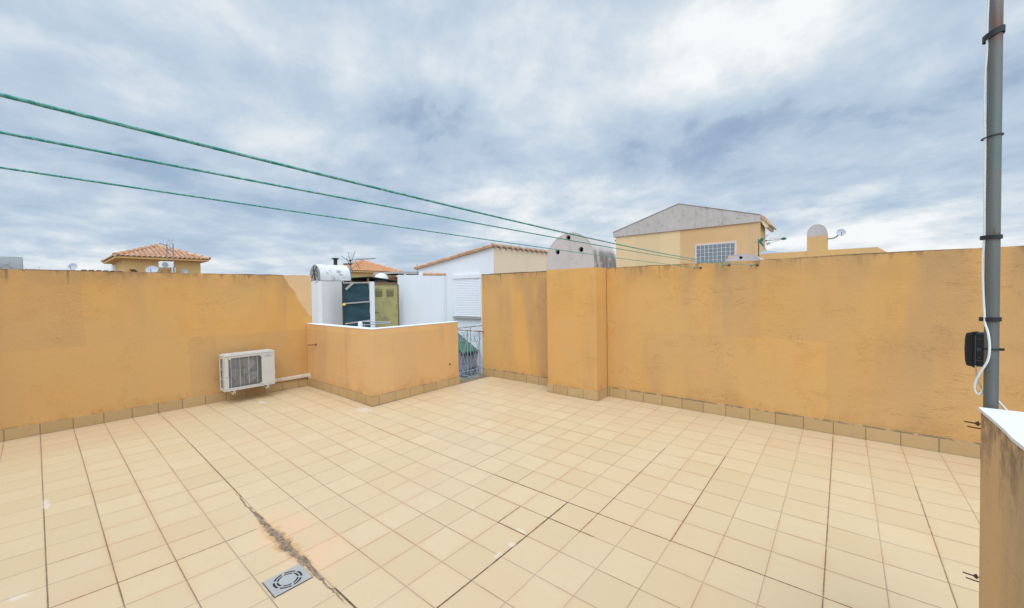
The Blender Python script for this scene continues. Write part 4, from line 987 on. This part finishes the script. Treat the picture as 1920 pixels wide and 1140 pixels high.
m_.box(-7.2, -6.24, -.95, .04, -.30, -.15); lo = m_.build('stair_landing', M_landing); tag(lo, 'mossy stair landing behind the iron railing', 'landing', kind='structure')
lo = MB().box(-7.22, -6.6, .04, 2.0, -.5, -.25).build('walkway', M_landing); tag(lo, 'mossy walkway beyond the iron railing', 'walkway', kind='structure')
# rails and white pipe just over the low wall
t = thing('drying_rack', 'pale blue-grey metal rails just over the low white-topped wall', 'rack', (-9.0, -1.0, 0))
m_ = MB(); MB().tube([(-9.1,-1.36,1.115), (-9.0,-.58,1.125)], .012, 8).build('rail', M_iron, t); MB().tube([(-9.4,-1.10,1.18), (-9.0,-.58,1.14)], .012, 8).build('rail', M_iron, t)
for p_ in ((-9.09,-1.33), (-9.0,-.6), (-9.4,-1.08)): MB().tube([(*p_,0), (*p_,1.13)], .01, 6).build('leg', M_iron, t)
t = MB().lathe([(.055,0),(.055,1.17),(.045,1.20),(.02,1.215)], (-9.0,-1.42,0), (0,0,1), 16).build('vent_pipe', M_whitep, smooth=True); tag(t, 'short white vent pipe left of the pale metal rails', 'pipe')
# neighbour's lower terraces
for (b, lb, nm) in (((-16, -8.63, -9.6, -1.3, -.4, -.1), 'neighbouring flat roof beyond the long left wall', 'neighbour_roof'), ((-16, -8.48, -1.3, 1.44, -.6, -.02), 'neighbouring terrace around the teal net', 'neighbour_terrace'),
                    ((-4.6, 9, .16, 12.4, -.4, -.1), 'neighbouring flat roof behind the right wall', 'neighbour_roof')):
    o_ = MB().box(*b).build(nm, M_conc); tag(o_, lb, 'roof', kind='structure')

# ------------------------------------------------------------------ right background
t = thing('house', 'large ochre house with a grey concrete gable and a glass block window', 'house', (-5.7, 14, GZ))
MB().box(-8.80, -2.517, 12.5, 13.9, GZ, 4.605).build('wall', M_gable, t)
MB().box(-2.516, -2.512, 12.505, 13.9, GZ, 4.60).build('side_wall', M_far2, t)
MB().box(-8.7, -4.3, 13.905, 19, GZ, 4.4).build('rear_wall', M_gable, t)
g_ = MB().prism([(-8.92, 4.606), (-2.50, 4.606), (-2.50, 4.865), (-5.70, 5.80), (-8.92, 4.83)], 'Y', 12.44, 12.75).build('gable', M_conc, t)
MB().prism([(-8.94, 4.84), (-5.70, 5.812), (-2.49, 4.875), (-2.49, 4.905), (-5.70, 5.842), (-8.94, 4.87)], 'Y', 12.42, 12.77).build('coping', M_conc, g_)
m_ = MB(); tiles_face(m_, (-2.52, 12.76, 4.60), (-2.52, 14.2, 4.60), (-5.7, 14.2, 5.55), (-5.7, 12.76, 5.55), w=.22, r=.05); tiles_face(m_, (-9.0, 14.2, 4.44), (-9.0, 12.76, 4.44), (-5.7, 12.76, 5.5), (-5.7, 14.2, 5.5), w=.22, r=.05)
m_.build('roof', M_rt, t)
MB().prism([(-2.498, 4.62), (-2.34, 4.345), (-2.24, 4.36), (-2.24, 4.47), (-2.498, 4.775)], 'Y', 12.56, 14.3).build('eave', M_cream, t)
MB().prism([(-2.498, 4.785), (-2.19, 4.425), (-2.13, 4.435), (-2.36, 4.80), (-2.498, 4.90)], 'Y', 12.52, 14.3).build('eave_tiles', M_rt, t)
wn_ = MB(); wn_.box(-5.02, -4.953, 12.47, 12.499, 2.93, 3.90); wn_.box(-3.43, -3.36, 12.47, 12.499, 2.93, 3.90); wn_.box(-4.952, -3.431, 12.47, 12.499, 3.825, 3.90); wn_.box(-4.952, -3.431, 12.46, 12.499, 2.93, 3.0)
win = wn_.build('window', M_frame, t)
MB().box(-4.952, -3.431, 12.485, 12.498, 3.001, 3.824).build('block_joints', M_mortar, win)
m_ = MB()
for i in range(9):
    for j in range(5): x_ = -4.945+.1685*i; z_ = 3.008+.1635*j; m_.box(x_+.013, x_+.153, 12.470, 12.4845, z_+.012, z_+.150)
m_.build('glass_blocks', M_glassb, win, bevel=.01)
# small barrel-topped chimney
t = thing('chimney', 'low grey barrel-topped chimney with one hole, before the glass block window', 'chimney', (-1.78, 4.9, 0))
MB().box(-2.30, -1.27, 4.5, 5.3, -.1, 2.19).build('stack', M_wallN, t)
barrel(-2.30, -1.27, 4.498, 5.3, 2.1905, 2.25, 2.735, 'cap', M_capend, M_capend, t, [(-1.82, 2.637)], .035)
# its antenna
t = thing('tv_antenna', 'television antenna with green plastic brackets beside the low barrel-topped chimney', 'antenna', (-1.56, 5.45, 2.0))
MB().tube([(-1.58,5.45,2.0), (-1.58,5.45,3.15)], .011, 8).build('mast', M_dark, t)
m_ = MB(); m_.tube([(-1.66,5.40,3.08), (-1.30,5.40,3.095)], .010, 6); tip = Vector((-1.03,5.35,3.10))
for dz, dy in ((.05, 0), (-.06, 0), (0, .06)): m_.tube([(-1.34,5.40+dy,3.09+dz*1.3), tuple(tip)], .0045, 5)
for i in range(10): x_ = -1.32+.028*i; m_.tube([(x_,5.28,3.09), (x_,5.52,3.09)], .003, 4)
for a_, b2 in (((-1.56,5.4,3.08),(-1.40,5.4,3.24)), ((-1.52,5.45,3.08),(-1.37,5.45,3.23)), ((-1.54,5.4,3.06),(-1.42,5.4,2.86)), ((-1.50,5.4,3.06),(-1.40,5.4,2.83))): m_.tube([a_, b2], .007, 5)
for a_, b2 in (((-1.40,5.4,3.06),(-1.38,5.4,2.97)), ((-1.38,5.4,2.97),(-1.35,5.4,3.05)), ((-1.35,5.4,3.05),(-1.33,5.4,2.98)), ((-1.42,5.4,3.0),(-1.32,5.4,3.03))): m_.tube([a_, b2], .008, 5)
m_.build('boom', M_alu, t)
m_ = MB(); m_.bar((-1.545,5.39,3.06), (-1.49,5.39,3.16), .05, .06); m_.bar((-1.545,5.39,3.07), (-1.47,5.39,2.97), .025, .04); m_.lathe([(.015,-.06),(.032,-.03),(.034,.02),(.015,.05)], tuple(tip), (1,0,.05), 12); m_.lathe([(.02,-.015),(.02,.015)], (-1.41,5.4,3.09), (0,0,1), 8)
m_.build('bracket', M_green, t)
# parapet with domed chimney and dish
t = thing('parapet_wall', 'ochre parapet of the next roof, cut down in a slope at its right end', 'wall', (-.5, 6.1, -.1))
MB().prism([(-2.4, -.1), (2.2, -.1), (2.2, 1.9), (.88, 2.66), (.70, 2.80), (-2.4, 2.812)], 'Y', 6, 6.18).build('wall_body', M_far, t)
t = thing('chimney', 'slim ochre chimney with a domed concrete top, rising from the sloping parapet', 'chimney', (-.41, 6.2, -.1))
MB().box(-.611, -.208, 5.985, 6.6, -.1, 3.165).build('stack', M_far, t)
barrel(-.613, -.206, 5.983, 6.6, 3.1655, 3.22, 3.455, 'cap', M_capend, M_capend, t)
dish((.05, 6.0, 3.195), (.15, -.9, .42), .092, 'small round satellite dish on a bent arm beside the slim domed chimney', mast=(-.2, 6.02, 3.08), arm=[(-.208, 6.1, 3.085), (-.10, 6.08, 3.085), (-.05, 6.06, 3.10), (-.01, 6.03, 3.14), (.02, 6.01, 3.18)])
t = thing('house', 'blue-grey hipped roof peeping over the parapet beside the green-bracket antenna', 'house', (-2, 10, GZ))
MB().box(-2.5, -.7, 9.2, 11, GZ, 2.85).build('wall', M_far2, t)
MB().add([(-2.7,9,2.85), (-.55,9,2.85), (-.55,11.2,2.85), (-2.7,11.2,2.85), (-2.0,10,3.22), (-1.9,10.3,3.22)], [(0,1,4),(1,2,5,4),(2,3,5),(3,0,4,5),(0,3,2,1)]).build('roof', M_bluehip, t)
# the ground far below
vs = [(math.cos(2*PI*i/64)*r_, math.sin(2*PI*i/64)*r_, GZ) for r_ in (60, 900) for i in range(64)]
go = MB().add([(x, y, z) for x, y, z in vs[64:]], [tuple(range(64))]).build('ground', plain('dry_ground', (.20,.17,.12), .95, vary=.3, scale=.05), origin=(0,0,GZ)); tag(go, 'flat dry ground of the town below the roofs', 'ground', kind='structure')
hb_ = MB(); hb_.box(XL-.14, 4.1, -9.55, -2.95, GZ, -.31); hb_.box(-5.99, 4.1, -2.95, .14, GZ, -.31)
o_ = hb_.build('house', M_wallN); tag(o_, 'ochre house carrying the tiled roof terrace', 'house')

# ------------------------------------------------------------------ camera
cam = bpy.data.cameras.new('camera'); co = bpy.data.objects.new('camera', cam); COL.objects.link(co); S.camera = co
fw = Vector((-0.63974762, 0.76827894, -0.02169005)); rt = Vector((0.76858137, 0.63957714, -0.01495848)); up = Vector((-0.00238018, 0.02624022, 0.99965283))
M = Matrix((rt, up, -fw)).transposed().to_4x4(); M.translation = Vector((0.09130871, -6.51427655, 1.87848225)); co.matrix_world = M
cam.sensor_width = 36; cam.sensor_fit = 'HORIZONTAL'; cam.lens = 745.468/1920*36; cam.shift_y = -5.88/1920; cam.clip_end = 3000; cam.clip_start = .05

# ------------------------------------------------------------------ sky and sun
w = bpy.data.worlds.new('World'); S.world = w; w.use_nodes = True; N = NT(w.node_tree); w.node_tree.nodes.clear()
out = N.new('ShaderNodeOutputWorld'); bg = N.new('ShaderNodeBackground'); N.l.new(bg.outputs[0], out.inputs[0])
AZ, EL = math.radians(142), math.radians(52)
sky = N.new('ShaderNodeTexSky'); sky.sky_type = 'NISHITA'; sky.sun_disc = False; sky.sun_elevation = EL; sky.sun_rotation = AZ
D = N.vm('NORMALIZE', N.new('ShaderNodeTexCoord').outputs['Generated']); dx, dy, dz = N.sep(D)
lz = N.m('MULTIPLY', N.m('LOGARITHM', N.m('ADD', N.m('MAXIMUM', dz, 0.0), .11), 2.718), .85)   # cloud decks flatten towards the horizon
tl = N.m('ADD', lz, N.m('MULTIPLY', dx, -.12))
C3 = N.comb(dx, dy, tl)
n1 = N.noise(C3, 2.6, 8, .55, .35); n2 = N.noise(N.vm('ADD', C3, (4., 2., 1.)), 7.5, 6, .6, .2); n3 = N.noise(N.vm('ADD', C3, (1., 7., 3.)), 1.5, 3, .5)
v = N.m('ADD', N.m('MULTIPLY', N.m('SUBTRACT', n1, .5), 1.35), N.m('MULTIPLY', N.m('SUBTRACT', n2, .5), N.ss(dz, .05, .45, 1.5, .62)))
v = N.m('ADD', N.m('ADD', v, N.ss(dz, .17, .02, 0., .16)), N.m('ADD', .535, N.m('MULTIPLY', N.m('SUBTRACT', n3, .5), .35)))
wv = N.vm('SUBTRACT', N.comb(N.noise(D, 4.5, 4, .6), N.noise(N.vm('ADD', D, (3, 1, 2)), 4.5, 4, .6), N.noise(N.vm('ADD', D, (7, 5, 1)), 9, 5, .6)), (.5, .5, .5))
Dw = N.vm('ADD', D, N.vm('MULTIPLY', wv, (.30, .30, .13)))
SKYB=[((4.8102, 1.1742, -0.7035), (0.6381, 5.9988, -10.4145), (-0.139, 0.862, 0.488), 0.62),
((3.5298, 4.5493, -0.4524), (-4.9478, 1.3385, -8.8978), (-0.678, 0.572, 0.463), 0.24),
((1.8868, 3.2618, 0.803), (-6.6685, 2.3938, -11.9689), (-0.794, 0.334, 0.509), 0.14),
((5.1969, 2.5433, -0.0043), (-0.9722, 4.8901, -20.6387), (-0.428, 0.875, 0.227), 0.32),
((7.5857, -0.6076, 0.0029), (4.5062, 6.3212, -37.3568), (0.079, 0.981, 0.176), 0.3),
((5.2411, -0.2514, -0.2197), (1.3918, 2.8644, -29.1294), (0.052, 0.994, 0.1), 0.32),
((5.7528, 5.8474, 0.0908), (-5.1639, 4.3869, -25.8547), (-0.692, 0.677, 0.253), 0.34),
((0.2289, 6.2994, 0.3013), (-3.9721, -1.509, -62.4631), (-0.997, 0.033, 0.063), 0.3),
((0.5633, 9.6278, -0.047), (-16.4152, -8.3811, -38.9135), (-0.924, 0.056, 0.378), 0.22),
((1.4599, 2.1428, -0.0032), (-5.9412, 1.6855, -13.6456), (-0.759, 0.518, 0.394), -0.34),
((3.112, 0.6297, -0.185), (0.755, 4.9216, -14.1815), (-0.17, 0.934, 0.315), -0.3),
((0.4354, 3.7256, 0.1156), (-5.1181, -1.9677, -18.9505), (-0.963, 0.105, 0.249), -0.32),
((9.0609, -1.3022, 1.1374), (4.6815, 4.7575, -17.5697), (0.101, 0.953, 0.285), -0.28),
((17.3606, -3.3589, -0.7426), (3.2089, 4.1144, -23.9093), (0.194, 0.962, 0.192), -0.25),
((0.1056, 5.3077, 0.3487), (-4.0538, -1.5851, -32.9982), (-0.993, 0.012, 0.121), -0.28),
((17.4886, -4.0791, 1.8855), (11.6518, 11.5858, -33.9765), (0.173, 0.913, 0.37), 0.3),
((1.2094, 3.2393, 0.237), (-5.0012, 0.9349, -33.6248), (-0.93, 0.336, 0.148), -0.12),
((5.2728, 0.3757, -0.1255), (3.204, 8.3088, -51.5533), (-0.067, 0.986, 0.155), 0.22),
((5.1533, 3.5319, -0.4682), (-3.3783, 5.1623, -9.687), (-0.443, 0.718, 0.537), 0.12),
((1.9946, 4.6798, 1.5508), (-11.9469, 2.0642, -21.4093), (-0.848, 0.198, 0.492), 0.02),
((8.016, -0.1936, 0.827), (11.7159, 15.9806, -39.252), (-0.016, 0.928, 0.373), -0.1),
((6.4095, 2.7023, -1.0604), (-3.2821, 9.0095, -21.8411), (-0.298, 0.866, 0.402), 0.12),
((2.4589, 8.4113, 5.5097), (-10.1369, 2.4776, -22.597), (-0.912, -0.001, 0.409), -0.1),
((2.1732, 3.5166, 0.0949), (-10.3208, 2.9744, -37.056), (-0.822, 0.501, 0.269), -0.14),
((2.3625, 1.966, -0.046), (-4.3563, 4.2534, -41.9689), (-0.631, 0.762, 0.143), 0.1),
((0.7132, 4.3629, 0.1505), (-11.1663, -3.2936, -62.4879), (-0.974, 0.154, 0.166), 0.12),
((0.8735, 1.8931, 0.0653), (-5.255, 1.0807, -52.0289), (-0.905, 0.414, 0.1), -0.08)]

for (a, b, c, amp) in SKYB:
    d = N.vm('SUBTRACT', Dw, c); p_ = N.vm('DOT_PRODUCT', d, a); q_ = N.vm('DOT_PRODUCT', d, b)
    e = N.m('POWER', 2.718, N.m('MULTIPLY', N.m('ADD', N.m('MULTIPLY', p_, p_), N.m('MULTIPLY', q_, q_)), -1.0))
    v = N.m('ADD', v, N.m('MULTIPLY', e, amp*.78))
v = N.m('SMOOTH_MAX', v, .20, .30)
cl = N.ramp(v, [(0, (.425,.54,.69)), (.28, (.44,.555,.70)), (.48, (.52,.63,.755)), (.66, (.64,.725,.81)), (.84, (.78,.835,.88)), (1, (.93,.95,.96))])
bluegap = N.mix(N.ss(v, .05, .35), N.vm('MULTIPLY', sky.outputs[0], (.11, .11, .11)), cl)
sdv = (math.sin(AZ)*math.cos(EL), math.cos(AZ)*math.cos(EL), math.sin(EL))
zen = N.m('MULTIPLY', N.ss(dz, .62, .95, 1.0, SKYZ), N.ss(N.vm('DOT_PRODUCT', D, sdv), .25, 1.0, 1.0, SKYG))   # brighter zenith, plus a glow added behind the camera to lift the walls
N.put(bg.inputs[0], N.vm('MULTIPLY', bluegap, N.comb(zen, zen, zen))); bg.inputs[1].default_value = 1.0
sl = bpy.data.lights.new('sun', 'SUN'); sl.energy = SUNE; sl.angle = math.radians(28); sl.color = (1, .95, .88); so = bpy.data.objects.new('sun', sl); COL.objects.link(so)
sd_ = Vector((math.sin(AZ)*math.cos(EL), math.cos(AZ)*math.cos(EL), math.sin(EL))); so.rotation_euler = sd_.to_track_quat('Z', 'Y').to_euler()
S.view_settings.view_transform = 'Standard'; S.view_settings.look = 'None'; S.view_settings.exposure = EXPO; S.view_settings.gamma = 1
